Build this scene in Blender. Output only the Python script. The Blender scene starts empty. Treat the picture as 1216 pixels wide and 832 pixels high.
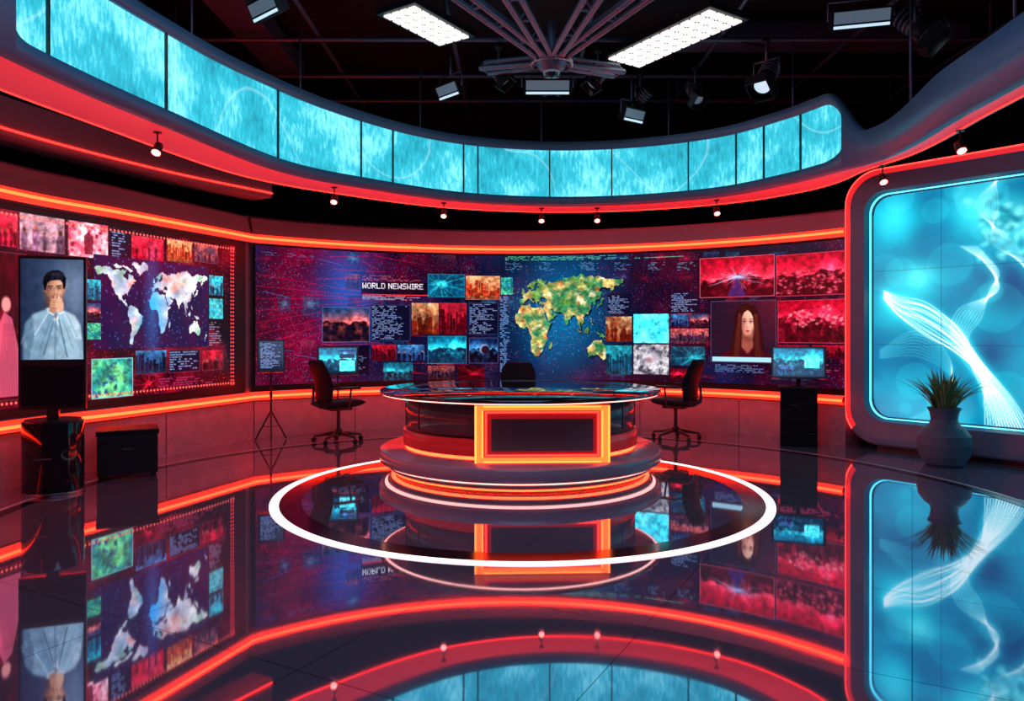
import bpy, bmesh, math, random
import numpy as np
from mathutils import Vector, Matrix, Euler
random.seed(3)
rng = np.random.RandomState(7)
F=870.0; H0=395.0; CX=608.0; CZ=1.5
D=math.radians
sc=bpy.context.scene
try:
    sc.view_settings.view_transform='Standard'
    sc.view_settings.look='None'
except Exception as e: print(e)

# ---------------------------------------------------------------- materials
def mat(name,col,rough=.5,metal=0.,emit=None,es=0.,spec=.5,noise=0.,nscale=20.,coat=0.):
    m=bpy.data.materials.new(name); m.use_nodes=True
    nt=m.node_tree; b=nt.nodes['Principled BSDF']
    b.inputs['Base Color'].default_value=(*col,1); b.inputs['Roughness'].default_value=rough
    b.inputs['Metallic'].default_value=metal
    b.inputs['Specular IOR Level'].default_value=spec
    b.inputs['Coat Weight'].default_value=coat
    if emit is not None:
        b.inputs['Emission Color'].default_value=(*emit,1); b.inputs['Emission Strength'].default_value=es
    if noise>0:
        tc=nt.nodes.new('ShaderNodeTexCoord'); nz=nt.nodes.new('ShaderNodeTexNoise')
        nz.inputs['Scale'].default_value=nscale; nz.inputs['Detail'].default_value=4
        nt.links.new(tc.outputs['Object'],nz.inputs['Vector'])
        mx=nt.nodes.new('ShaderNodeMix'); mx.data_type='RGBA'
        mx.inputs[6].default_value=(*[c*(1-noise) for c in col],1); mx.inputs[7].default_value=(*[min(1,c*(1+noise)) for c in col],1)
        nt.links.new(nz.outputs['Fac'],mx.inputs[0]); nt.links.new(mx.outputs[2],b.inputs['Base Color'])
        mr=nt.nodes.new('ShaderNodeMapRange'); mr.inputs[3].default_value=max(0,rough-.06); mr.inputs[4].default_value=rough+.08
        nt.links.new(nz.outputs['Fac'],mr.inputs[0]); nt.links.new(mr.outputs[0],b.inputs['Roughness'])
    return m
M_blackwall=mat('black_paint',(.006,.007,.010),.8,noise=.3,nscale=3)
M_wall=mat('studio_wall_paint',(.30,.23,.27),.42,noise=.08,nscale=6)
M_plinth=mat('plinth_laminate',(.46,.30,.34),.26,noise=.08,nscale=5)
M_fascia=mat('fascia_blue_grey',(.10,.27,.42),.36,noise=.1,nscale=4)
M_under=mat('soffit_underside_red_glow',(.5,.3,.32),.5,emit=(1,.02,.035),es=.50)  # red LED spill on the underside put in as emission
M_strip=mat('led_strip_orange',(.8,.3,.1),.5,emit=(1,.0115,.0025),es=38)
M_stripred=mat('led_strip_red',(.8,.1,.1),.5,emit=(1,.015,.010),es=7)
M_halo=mat('led_bloom_red',(.6,.05,.05),.5,emit=(1,.03,.012),es=2.0)  # soft bloom around the strips, put in as glowing red flanks
M_yel=mat('led_strip_amber',(.8,.4,.1),.5,emit=(1,.065,.010),es=4.4)
M_yelcore=mat('led_strip_amber_core',(.8,.6,.2),.5,emit=(1,.16,.02),es=5)
M_basestrip=mat('led_strip_base',(.8,.4,.1),.5,emit=(1,.026,.007),es=18)
M_white=mat('led_strip_white',(.9,.9,.9),.4,emit=(1,.68,.64),es=1.9)
M_pink=mat('led_strip_pinkwhite',(.9,.7,.7),.4,emit=(1,.40,.33),es=2.6)
M_black=mat('black_plastic',(.012,.013,.016),.35,noise=.2)
M_blackg=mat('black_gloss',(.01,.011,.014),.08)
M_leather=mat('black_upholstery',(.006,.007,.011),.65,spec=.22,noise=.3,nscale=60)
M_steel=mat('brushed_steel',(.35,.37,.40),.3,1.0,noise=.1)
M_dsteel=mat('dark_steel',(.06,.065,.075),.3,.9)
M_truss=mat('truss_metal',(.15,.21,.30),.4,.5,noise=.2)
M_lens=mat('lamp_lens',(.8,.9,1),.2,emit=(.6,.85,1),es=.9)
M_lensdim=mat('lamp_lens_dim',(.2,.25,.3),.15,emit=(.5,.75,1),es=.12)
M_lensred=mat('lamp_lens_red',(1,.5,.5),.2,emit=(1,.13,.11),es=9)
M_grid=mat('panel_led',(.9,.9,.85),.3,emit=(1,.92,.82),es=1.25)
M_deskgrey=mat('desk_grey_lacquer',(.11,.11,.15),.18,noise=.05)
M_deskred=mat('desk_red_light_glow',(.35,.03,.035),.25,emit=(1,.02,.03),es=.18)  # red light on the desk body put into base colour and glow
M_glass=mat('desktop_smoked_glass',(.008,.010,.016),.03,0,spec=.9,coat=.5)
M_plat=mat('platform_lacquer',(.42,.30,.36),.22,noise=.05)
M_pot=mat('glazed_ceramic_pot',(.10,.145,.19),.5,noise=.3,nscale=14)
M_leaf=mat('plant_leaf',(.10,.26,.07),.45,noise=.4,nscale=9)
M_leaf2=mat('plant_leaf_dry',(.42,.38,.15),.5,noise=.3,nscale=9)
M_soil=mat('soil',(.03,.02,.015),.9,noise=.4,nscale=40)

# ---------------------------------------------------------------- builder
class B:
    def __init__(s,name): s.name=name; s.v=[]; s.f=[]; s.mi=[]; s.mats=[]; s.sm=[]
    def add(s,vs,fs,m,smooth=False,M=None):
        if m not in s.mats: s.mats.append(m)
        k=s.mats.index(m); o=len(s.v)
        for p in vs:
            p=Vector(p)
            if M is not None: p=M@p
            s.v.append(tuple(p))
        for f in fs:
            s.f.append(tuple(i+o for i in f)); s.mi.append(k); s.sm.append(smooth)
    def box(s,c,size,m,rot=(0,0,0),M=None):
        x,y,z=[a/2 for a in size]
        R=Matrix.Translation(c)@Euler(rot).to_matrix().to_4x4()
        if M is not None: R=M@R
        s.add([(-x,-y,-z),(x,-y,-z),(x,y,-z),(-x,y,-z),(-x,-y,z),(x,-y,z),(x,y,z),(-x,y,z)],
          [(0,3,2,1),(4,5,6,7),(0,1,5,4),(1,2,6,5),(2,3,7,6),(3,0,4,7)],m,False,R)
    def cyl(s,p0,p1,r0,m,r1=None,seg=20,M=None,smooth=True):
        if r1 is None: r1=r0
        p0=Vector(p0); p1=Vector(p1); d=(p1-p0)
        q=d.to_track_quat('Z','Y').to_matrix().to_4x4()
        T=Matrix.Translation(p0)@q
        if M is not None: T=M@T
        L=d.length; vs=[];fs=[]
        for i in range(seg):
            a=2*math.pi*i/seg; vs.append((r0*math.cos(a),r0*math.sin(a),0)); 
        for i in range(seg):
            a=2*math.pi*i/seg; vs.append((r1*math.cos(a),r1*math.sin(a),L))
        for i in range(seg):
            j=(i+1)%seg; fs.append((i,j,seg+j,seg+i))
        s.add(vs,fs,m,smooth,T)
        s.add(vs[:seg],[tuple(range(seg))[::-1]],m,False,T); s.add(vs[seg:],[tuple(range(seg))],m,False,T)
    def lathe(s,prof,m,c=(0,0,0),seg=96,sx=1,sy=1,smooth=True,mats=None,M=None):
        n=len(prof)
        for k in range(n-1):
            vs=[];fs=[]
            for (r,z) in (prof[k],prof[k+1]):
                for i in range(seg):
                    a=2*math.pi*i/seg; vs.append((c[0]+r*sx*math.cos(a),c[1]+r*sy*math.sin(a),c[2]+z))
            for i in range(seg):
                j=(i+1)%seg; fs.append((i,j,seg+j,seg+i))
            s.add(vs,fs,(mats[k] if mats else m),smooth,M)
    def tube(s,pts,r,m,seg=8,M=None):
        for a,b in zip(pts[:-1],pts[1:]): s.cyl(a,b,r,m,seg=seg,M=M)
    def finish(s,loc=(0,0,0),rz=0,bevel=0,bseg=2,rot=None,merge=True):
        me=bpy.data.meshes.new(s.name); me.from_pydata(s.v,[],s.f)
        for m in s.mats: me.materials.append(m)
        me.polygons.foreach_set('material_index',s.mi); me.polygons.foreach_set('use_smooth',s.sm)
        me.update()
        if merge:
            bm=bmesh.new(); bm.from_mesh(me); bmesh.ops.remove_doubles(bm,verts=bm.verts,dist=1e-5)
            bm.to_mesh(me); bm.free()
        o=bpy.data.objects.new(s.name,me); sc.collection.objects.link(o)
        o.location=loc; o.rotation_euler=rot if rot else (0,0,rz)
        if bevel>0:
            b=o.modifiers.new('bevel','BEVEL'); b.width=bevel; b.segments=bseg; b.limit_method='ANGLE'; b.angle_limit=D(45)
        return o

# ---------------------------------------------------------------- plan paths
def catmull(P,n=24):
    P=[np.array(p,float) for p in P]; P=[2*P[0]-P[1]]+P+[2*P[-1]-P[-2]]
    out=[]
    for i in range(1,len(P)-2):
        a,b,c,d=P[i-1:i+3]
        for k in range(n):
            t=k/n; out.append(.5*((2*b)+(c-a)*t+(2*a-5*b+4*c-d)*t*t+(-a+3*b-3*c+d)*t**3))
    out.append(P[-2]); return np.array(out)
def cum(P):
    d=np.linalg.norm(np.diff(P,axis=0),axis=1); return np.concatenate([[0],np.cumsum(d)])
def normals(P):
    T=np.gradient(P,axis=0); T/=np.linalg.norm(T,axis=1)[:,None]
    return np.stack([-T[:,1],T[:,0]],1)
def offset(P,o): return P+normals(P)*o
def resample(P,n,s0=None,s1=None):
    c=cum(P); s=np.linspace(0 if s0 is None else s0, c[-1] if s1 is None else s1,n)
    return np.stack([np.interp(s,c,P[:,0]),np.interp(s,c,P[:,1])],1), s
def hit(P,px):
    t=(px-CX)/F; g=P[:,0]-t*P[:,1]; c=cum(P)
    k=np.where(g[:-1]*g[1:]<=0)[0]
    if len(k)==0:
        i=int(np.argmin(abs(g))); return c[i],P[i,1]
    k=k[0] ; w=g[k]/(g[k]-g[k+1]+1e-12)
    return c[k]+(c[k+1]-c[k])*w, P[k,1]+(P[k+1,1]-P[k,1])*w
def rail(b,P,prof,m,mats=None,smooth=True,caps=True):
    N=normals(P); n=len(P)
    if callable(prof): PR=[prof(i) for i in range(n)]
    else: PR=[prof]*n
    K=len(PR[0])
    for k in range(K-1):
        vs=[];fs=[]
        for j in (k,k+1):
            for i in range(n):
                o,z=PR[i][j]; vs.append((P[i,0]+N[i,0]*o,P[i,1]+N[i,1]*o,z))
        for i in range(n-1): fs.append((i,i+1,n+i+1,n+i))
        b.add(vs,fs,(mats[k] if mats else m),smooth)
    if caps:
        for i in (0,n-1):
            vs=[(P[i,0]+N[i,0]*o,P[i,1]+N[i,1]*o,z) for o,z in PR[i]]
            b.add(vs,[tuple(range(len(vs)))],m)
CC=np.array([.08,6.34]); RR=5.66
aa=np.radians(np.linspace(132.6,38.0,160))
P_back=np.stack([CC[0]+RR*np.cos(aa),CC[1]+RR*np.sin(aa)],1)
P_left=catmull([(-5.25,2.6),(-5.22,4.4),(-4.98,7.0),(-4.5,8.4),(-3.80,10.45)],20)
pd=np.array([.62,-.784]); p0=np.array([4.53,9.85])
P_right=np.stack([p0+pd*t for t in np.linspace(0,4.6,60)])
P_halo=catmull([(-3.45,2.8),(-3.55,4.2),(-3.50,5.5),(-3.24,6.91),(-2.75,8.92),(-1.83,10.06),(-.73,10.94),(.55,11.3),(1.82,11.15),(2.97,10.55),(3.60,9.65),(3.90,8.95),(4.06,8.55),(4.14,8.15),(4.12,7.6),(4.02,6.8),(3.92,5.6),(3.7,3.8)],30)

# ---------------------------------------------------------------- raster painting helpers
def vnoise(h,w,cy,cx):
    g=rng.rand(cy+2,cx+2); y=np.linspace(0,cy,h); x=np.linspace(0,cx,w)
    yi=y.astype(int); xi=x.astype(int); fy=(y-yi)[:,None]; fx=(x-xi)[None,:]
    fy=fy*fy*(3-2*fy); fx=fx*fx*(3-2*fx)
    a=g[yi][:,xi]; b=g[yi][:,xi+1]; c=g[yi+1][:,xi]; d=g[yi+1][:,xi+1]
    return a*(1-fy)*(1-fx)+b*(1-fy)*fx+c*fy*(1-fx)+d*fy*fx
def fbm(h,w,c=4,o=4,asp=1.):
    r=np.zeros((h,w)); a=1; t=0
    for i in range(o):
        r+=a*vnoise(h,w,max(1,int(c*2**i)),max(1,int(c*asp*2**i))); t+=a; a*=.55
    return r/t
def c3(*a): return np.array(a,float)/255.
def lerp(a,b,t): return a*(1-t[...,None])+b*t[...,None]
def blur(A,s):
    h,w=A.shape[:2]; fy=np.fft.fftfreq(h)[:,None]; fx=np.fft.fftfreq(w)[None,:]
    K=np.exp(-2*(math.pi*s)**2*(fx*fx+fy*fy))
    if A.ndim==2: return np.fft.ifft2(np.fft.fft2(A)*K).real
    return np.stack([np.fft.ifft2(np.fft.fft2(A[...,i])*K).real for i in range(A.shape[2])],-1)
def softblur(A,s):
    p=int(3*s)+1; Q=np.pad(A,((p,p),(p,p),(0,0)),mode='edge'); return blur(Q,s)[p:-p,p:-p]
def fillpoly(img,pts,col,alpha=1.,tex=None):
    h,w=img.shape[:2]; pts=np.array(pts,float)
    x0=max(0,int(pts[:,0].min())-1); x1=min(w,int(pts[:,0].max())+2); y0=max(0,int(pts[:,1].min())-1); y1=min(h,int(pts[:,1].max())+2)
    if x1<=x0 or y1<=y0: return
    cov=np.zeros((y1-y0,x1-x0))
    for sx,sy in ((.25,.25),(.75,.25),(.25,.75),(.75,.75)):
        X,Y=np.meshgrid(np.arange(x0,x1)+sx,np.arange(y0,y1)+sy); ins=np.zeros(X.shape,bool)
        n=len(pts)
        for i in range(n):
            ax,ay=pts[i]; bx,by=pts[(i+1)%n]
            if ay==by: continue
            cnd=((ay>Y)!=(by>Y))&(X<(bx-ax)*(Y-ay)/(by-ay)+ax); ins^=cnd
        cov+=ins*.25
    cov=(cov*alpha)[...,None]; c=np.array(col)
    if tex is not None: c=c*tex[y0:y1,x0:x1,None] if tex.ndim==2 else tex[y0:y1,x0:x1]
    img[y0:y1,x0:x1]=img[y0:y1,x0:x1]*(1-cov)+c*cov
def ellipse(img,cx,cy,rx,ry,col,soft=.15,ang=0,alpha=1.):
    h,w=img.shape[:2]; R=max(rx,ry)*1.5+2
    x0=max(0,int(cx-R));x1=min(w,int(cx+R)+1);y0=max(0,int(cy-R));y1=min(h,int(cy+R)+1)
    if x1<=x0 or y1<=y0: return
    X,Y=np.meshgrid(np.arange(x0,x1)+.5-cx,np.arange(y0,y1)+.5-cy); ca,sa=math.cos(ang),math.sin(ang)
    u=(X*ca+Y*sa)/rx; v=(-X*sa+Y*ca)/ry; d=np.sqrt(u*u+v*v)
    a=(np.clip((1+soft-d)/(2*soft),0,1)*alpha)[...,None]
    img[y0:y1,x0:x1]=img[y0:y1,x0:x1]*(1-a)+np.array(col)*a
def line(img,x0,y0,x1,y1,wd,col,alpha=1.):
    dx,dy=x1-x0,y1-y0; L=math.hypot(dx,dy)+1e-9; nx,ny=-dy/L*wd/2,dx/L*wd/2
    fillpoly(img,[(x0+nx,y0+ny),(x1+nx,y1+ny),(x1-nx,y1-ny),(x0-nx,y0-ny)],col,alpha)
def jag(poly,amp,lv=2):
    P=[np.array(p,float) for p in poly]
    for l in range(lv):
        Q=[]
        for i in range(len(P)):
            a=P[i]; b=P[(i+1)%len(P)]; d=b-a; L=np.hypot(*d)
            Q+= [a,(a+b)/2+np.array([-d[1],d[0]])*(rng.rand()-.5)*amp]
        P=Q; 
    return P
LAND=[
[(-168,66),(-156,71),(-128,70),(-110,68),(-95,68),(-84,68),(-87,64),(-94,60),(-92,57),(-82,52),(-79,55),(-77,62),(-65,59),(-56,52),(-65,49),(-60,46),(-70,43),(-75,38),(-76,35),(-81,31),(-80,26),(-82,28),(-84,30),(-90,29),(-97,27),(-97,22),(-91,18),(-87,21),(-88,16),(-83,14),(-83,9),(-78,8),(-80,7),(-85,10),(-95,16),(-105,20),(-110,27),(-117,33),(-124,40),(-124,48),(-135,58),(-150,60),(-160,56),(-165,61)],
[(-45,60),(-52,65),(-55,70),(-70,77),(-60,82),(-30,83),(-20,78),(-22,70),(-38,65)],
[(-78,8),(-72,12),(-62,10),(-50,1),(-35,-6),(-39,-15),(-48,-26),(-58,-36),(-65,-42),(-68,-53),(-74,-52),(-73,-38),(-70,-20),(-80,-6),(-80,1)],
[(-6,36),(10,37),(11,33),(20,31),(32,31),(37,21),(43,12),(51,12),(41,-2),(40,-15),(35,-22),(32,-28),(26,-34),(18,-34),(12,-18),(13,-8),(9,3),(5,6),(-8,5),(-16,13),(-17,21),(-10,30)],
[(44,-16),(50,-15),(47,-25),(44,-24)],
[(-9,37),(-9,43),(-2,44),(-4,48),(2,51),(8,54),(10,57),(12,54),(20,55),(24,59),(28,60),(22,61),(25,65),(21,65),(17,61),(18,59),(13,55),(11,59),(5,59),(6,62),(14,67),(25,71),(40,67),(35,64),(44,66),(60,69),(68,68),(73,72),(90,75),(105,77),(113,73),(140,72),(160,70),(180,68),(178,64),(163,60),(162,56),(157,51),(156,58),(160,61),(142,59),(136,54),(141,52),(135,43),(129,41),(129,35),(126,35),(125,39),(118,39),(122,37),(120,34),(122,30),(116,23),(109,21),(106,19),(109,12),(105,9),(101,13),(104,2),(101,3),(98,9),(97,16),(91,22),(86,20),(80,15),(80,10),(77,8),(73,17),(72,21),(67,25),(57,26),(50,30),(48,30),(51,25),(56,24),(59,22),(52,16),(44,13),(42,17),(35,28),(34,31),(36,36),(30,36),(27,37),(27,41),(29,41),(41,41),(38,45),(33,46),(29,45),(28,42),(26,40),(23,40),(23,37),(20,40),(13,45),(18,40),(16,38),(12,42),(9,44),(3,42),(0,40),(-1,37),(-5,36)],
[(-5,50),(1,51),(0,53),(-3,58),(-5,58),(-4,54),(-5,52)],
[(130,32),(136,34),(141,36),(142,42),(145,44),(141,45),(139,39),(133,35)],
[(95,5),(104,-2),(106,-6),(100,-1)],[(109,1),(116,7),(118,2),(115,-4),(110,-3)],[(131,-1),(141,-3),(150,-9),(143,-9),(138,-8)],[(120,18),(122,14),(126,8),(123,9)],
[(114,-22),(122,-18),(130,-12),(136,-12),(136,-16),(141,-11),(146,-19),(153,-26),(150,-37),(144,-39),(138,-35),(131,-31),(116,-35)],
[(173,-35),(178,-38),(172,-43),(167,-46),(171,-42)],[(-120,72),(-100,74),(-80,73),(-65,66),(-72,64),(-85,70),(-105,70)],[(-22,64),(-14,65),(-18,66)]]
def textrows(img,x0,y0,x1,y1,rh=3,col=(.6,.65,.75),dens=.75,al=.8):
    y=y0
    while y+1<y1:
        x=x0; lim=x0+(x1-x0)*(.5+.5*rng.rand())
        while x<lim:
            L=rng.randint(2,9); e=min(int(x+L),int(lim))
            yy0,yy1=int(y),max(int(y)+1,int(y+rh*.5)); xx=int(x)
            if rng.rand()<dens and e>xx>=0 and yy0>=0:
                img[yy0:yy1,xx:e]=img[yy0:yy1,xx:e]*(1-al)+np.array(col)*al
            x+=L+1+rng.randint(0,2)
        y+=rh
PAL={'red':(c3(130,10,32),c3(245,70,90),c3(50,4,16)),'pink':(c3(200,60,80),c3(255,190,200),c3(130,20,40)),
 'teal':(c3(10,80,105),c3(70,205,220),c3(6,35,55)),'orange':(c3(130,45,25),c3(250,200,150),c3(90,25,15)),
 'navy':(c3(14,28,60),c3(70,130,180),c3(8,10,24)),'green':(c3(20,110,110),c3(100,180,120),c3(30,70,110)),
 'white':(c3(110,110,125),c3(235,230,235),c3(70,60,80)),'cyan':(c3(40,190,215),c3(140,240,250),c3(30,160,190)),
 'dusk':(c3(30,50,80),c3(230,95,85),c3(20,14,26)),'dred':(c3(60,8,22),c3(190,35,55),c3(22,4,12))}
def thumb(h,w,kind):
    im=thumb0(h,w,kind)
    if kind=='text': return im
    if h>6 and w>6: im=softblur(im,.55)
    t=fbm(h,w,9,5,max(1,w/h)); return np.clip(im*(.35+1.35*t)[...,None],0,1)
def thumb0(h,w,kind):
    yy,xx=np.mgrid[0:h,0:w]; v=yy/max(1,h-1); u=xx/max(1,w-1); n=fbm(h,w,3,4,max(1,w/h)); n2=fbm(h,w,8,3,max(1,w/h))
    if kind=='text':
        im=np.zeros((h,w,3))+c3(14,15,34); textrows(im,2,3,w-3,h-2,4,(.5,.57,.74)); return im
    kd=kind.split(':'); a,b,g=PAL[kd[0]]; st=kd[1] if len(kd)>1 else None
    if kd[0]=='cyan':
        im=lerp(a,b,np.clip(n*1.1-.1,0,1)); im[:, ::max(3,w//6)]*=.9; return im
    if st is None and kd[0] in('green','white','pink'):
        im=lerp(a,b,np.clip((n-.3)*2.4,0,1)); im=lerp(im,g+0*im,np.clip((n2-.55)*5,0,1)); return im
    if st=='city':
        im=lerp(b*.9,a,np.clip(v*.6+n*.5,0,1)); x=0
        while x<w:
            bw=rng.randint(3,max(4,w//9)); t=int(h*(.15+.5*rng.rand())); im[t:,x:x+bw]=g*(.8+.8*rng.rand())+a*.25*rng.rand(); 
            for yy_ in range(t+2,h-2,3):
                for xx_ in range(x+1,min(w,x+bw-1),2):
                    if rng.rand()<.45: im[yy_,xx_]=b*(.5+.5*rng.rand())
            x+=bw+rng.randint(0,3)
        im[int(h*.85):]=im[int(h*.85):]*.5+b*.35*n2[int(h*.85):][...,None]; return np.clip(im,0,1)
    if st=='people':
        im=lerp(a,b,np.clip(n*1.4-.3+(.5-v)*.5,0,1)); k=rng.randint(3,7)
        for i in range(k):
            s_=.6+.7*rng.rand(); x=w*(i+.5+.7*(rng.rand()-.5))/k; y=h*(.36+.25*rng.rand()); r=h*.05*s_
            c=g*(.6+.9*rng.rand())+a*.3*rng.rand(); ellipse(im,x,y,r,r*1.25,c3(150,95,80)*(.5+.5*rng.rand()),.25)
            fillpoly(im,[(x-r*1.9,y+r*3),(x-r,y+r*1.3),(x+r,y+r*1.3),(x+r*1.9,y+r*3),(x+r*1.5,y+r*8),(x+r*1.2,h),(x-r*1.2,h),(x-r*1.5,y+r*8)],c,.9)
        return np.clip(im,0,1)
    if st=='beams':
        im=lerp(g,a,np.clip(n*1.3,0,1)); bx=w*(.3+.4*rng.rand()); by=h*(.4+.2*rng.rand())
        for i in range(26):
            an=rng.rand()*6.283; L=w*(.3+.7*rng.rand()); line(im,bx,by,bx+math.cos(an)*L,by+math.sin(an)*L*.6,1+2*rng.rand(),b,.3)
        ellipse(im,bx,by,w*.14,h*.12,b,.9); return np.clip(im,0,1)
    hz=.5+.12*(rng.rand()-.5); ridge=hz-.25*(fbm(1,w,3,4,2)[0]-.35)
    sky=lerp(a,b,np.clip(v/hz,0,1)**2*(.6+.6*n)); bx,by=rng.rand()*.6+.2,hz-.1
    glow=np.exp(-(((u-bx)*w/h)**2+(v-by)**2)/.06); sky=sky+glow[...,None]*b*.6
    gr=lerp(g,b*.8,np.clip((n2-.42)*2.6,0,1)*(.3+.6*np.exp(-((v-hz)/.2)**2)))
    im=np.where((v>ridge[None,:])[...,None],gr,sky); return np.clip(im,0,1)
def woman(h,w):
    h0,w0=h,w; h*=2; w*=2
    im=np.zeros((h,w,3)); yy,xx=np.mgrid[0:h,0:w]; v=yy/h; u=xx/w
    im[:]=lerp(c3(20,20,34),c3(92,28,40),np.clip(u*.9-.1,0,1)*(1-v)); S=lambda x,y:(x*w,y*h)
    def E(cx,cy,rx,ry,c,soft=.15,ang=0,al=1.): ellipse(im,cx*w,cy*h,rx*w,ry*h,c3(*c),soft,ang,al)
    fillpoly(im,[S(*p) for p in[(.56,.05),(.68,.09),(.75,.25),(.78,.5),(.82,.8),(.84,1),(.26,1),(.31,.8),(.355,.5),(.38,.22),(.45,.08)]],c3(30,13,13))
    fillpoly(im,[S(*p) for p in[(.12,1),(.18,.86),(.34,.78),(.5,.72),(.64,.72),(.80,.79),(.94,.88),(.98,1)]],c3(54,14,22))
    fillpoly(im,[S(*p) for p in[(.49,.52),(.64,.52),(.66,.74),(.57,.86),(.47,.74)]],c3(128,72,62)); E(.57,.60,.075,.045,(80,40,36),.8,0,.7)
    fillpoly(im,[S(*p) for p in[(.462,.30),(.468,.22),(.50,.17),(.565,.155),(.63,.17),(.665,.22),(.67,.32),(.66,.42),(.635,.50),(.60,.555),(.565,.57),(.53,.555),(.492,.50),(.468,.41)]],c3(200,140,122))
    im=softblur(im,w*.010)
    E(.62,.36,.05,.16,(232,182,160),.9,0,.6); E(.48,.38,.035,.18,(112,60,54),.95,0,.75); E(.57,.22,.07,.045,(226,176,154),.9,0,.6); E(.655,.46,.03,.08,(150,90,80),.9,.2,.5); E(.57,.55,.045,.03,(150,92,80),.9,0,.5)
    E(.61,.42,.028,.03,(228,150,140),.9,0,.5)
    fillpoly(im,[S(*p) for p in[(.55,.06),(.66,.10),(.73,.25),(.75,.5),(.77,.78),(.72,.97),(.66,.74),(.668,.45),(.65,.27),(.62,.20),(.57,.15)]],c3(34,15,14))
    fillpoly(im,[S(*p) for p in[(.57,.06),(.46,.10),(.39,.3),(.36,.55),(.33,.85),(.40,.99),(.47,.75),(.475,.45),(.48,.28),(.51,.20),(.57,.15)]],c3(38,17,16))
    for i in range(46):
        a=rng.rand(); q=rng.rand(); cc_=c3(70+50*q,34+22*q,28+18*q); line(im,(.43+.045*a)*w,.2*h,(.345+.11*a)*w,.95*h,1.1,cc_,.3); line(im,(.67+.05*a)*w,.22*h,(.68+.12*a)*w,.95*h,1.1,cc_,.3)
    for ex in(.52,.62):
        E(ex,.342,.032,.026,(110,64,56),.8,0,.65); E(ex,.347,.021,.011,(205,190,186),.4); E(ex,.345,.0105,.0135,(34,20,18),.4); E(ex+.004,.341,.003,.004,(240,230,225),.4)
        line(im,(ex-.027)*w,.337*h,(ex+.027)*w,.334*h,h*.010,c3(30,14,14),.9); line(im,(ex-.032)*w,.303*h,(ex+.03)*w,.296*h,h*.013,c3(60,32,28),.7)
    E(.558,.39,.010,.06,(150,94,82),.9,0,.5); E(.576,.39,.008,.06,(240,196,176),.9,0,.5); E(.572,.437,.020,.012,(150,88,78),.7,0,.6)
    E(.57,.486,.030,.010,(150,44,52),.4); E(.57,.499,.026,.011,(186,66,72),.5); line(im,.540*w,.492*h,.600*w,.492*h,h*.005,c3(80,20,28),.9); E(.57,.518,.02,.008,(130,76,68),.8,0,.5)
    im=softblur(im,.9); t=fbm(h,w,20,3,1); im*=(.9+.2*t)[...,None]
    im=(im[0::2,0::2]+im[1::2,0::2]+im[0::2,1::2]+im[1::2,1::2])/4
    return np.clip(im,0,1)
class CV:
    def __init__(s,P,s0,s1,z0,z1,ppm):
        s.P=P;s.s0,s.s1,s.z0,s.z1,s.ppm=s0,s1,z0,z1,ppm; s.W=int((s1-s0)*ppm); s.H=int((z1-z0)*ppm); s.img=np.zeros((s.H,s.W,3))
    def m(s,px,py):
        a,Y=hit(s.P,px); z=CZ+(H0-py)/F*Y; return ((a-s.s0)*s.ppm,(s.z1-z)*s.ppm)
    def rect(s,x0,y0,x1,y1):
        ym=(y0+y1)/2; xm=(x0+x1)/2
        r=[s.m(x0,ym)[0],s.m(xm,y0)[1],s.m(x1,ym)[0],s.m(xm,y1)[1]]
        return [int(max(0,min(s.W,r[0]))),int(max(0,min(s.H,r[1]))),int(max(0,min(s.W,r[2]))),int(max(0,min(s.H,r[3])))]
    def put(s,x0,y0,x1,y1,kind,frame=None,k=1.):
        a,b,c,d=s.rect(x0,y0,x1,y1)
        if c-a<3 or d-b<3: return
        im=woman(d-b,c-a) if kind=='woman' else thumb(d-b,c-a,kind)
        s.img[b:d,a:c]=im*k
        if frame is not None:
            f=np.array(frame); s.img[b:b+1,a:c]=f; s.img[d-1:d,a:c]=f; s.img[b:d,a:a+1]=f; s.img[b:d,c-1:c]=f
    def ghost(s,x0,y0,x1,y1,kind,al):
        a,b,c,d=s.rect(x0,y0,x1,y1)
        if c-a<3 or d-b<3: return
        s.img[b:d,a:c]=s.img[b:d,a:c]*(1-al)+thumb(d-b,c-a,kind)*al
    def text(s,x0,y0,x1,y1,rh=4,col=(.6,.65,.75),dens=.75):
        a,b,c,d=s.rect(x0,y0,x1,y1); textrows(s.img,a,b,c,d,rh,col,dens)
    def worldmap(s,x0,y0,x1,y1,lon,lat,colf,only=None):
        a,b,c,d=s.rect(x0,y0,x1,y1)
        for k,L in enumerate(LAND):
            if only and k not in only: continue
            Q=jag(L,.4,3); pts=[(a+(p[0]-lon[0])/(lon[1]-lon[0])*(c-a), b+(lat[1]-p[1])/(lat[1]-lat[0])*(d-b)) for p in Q]
            fillpoly(s.img,pts,(1,1,1),1.,colf)
FONT={'W':"10001 10001 10001 10101 10101 11011 10001",'O':"01110 10001 10001 10001 10001 10001 01110",'R':"11110 10001 10001 11110 10100 10010 10001",'L':"10000 10000 10000 10000 10000 10000 11111",
'D':"11110 10001 10001 10001 10001 10001 11110",'N':"10001 11001 11001 10101 10011 10011 10001",'E':"11111 10000 10000 11110 10000 10000 11111",'S':"01111 10000 10000 01110 00001 00001 11110",'I':"111 010 010 010 010 010 111",' ':"00 00 00 00 00 00 00"}
def word(img,x,y,t,sc_,col):
    for ch in t:
        rows=FONT[ch].split()
        for j,r in enumerate(rows):
            for i,c in enumerate(r):
                if c=='1': fillpoly(img,[(x+i*sc_,y+j*sc_),(x+(i+1)*sc_,y+j*sc_),(x+(i+1)*sc_,y+(j+1)*sc_),(x+i*sc_,y+(j+1)*sc_)],col)
        x+=(len(rows[0])+1)*sc_

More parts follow.
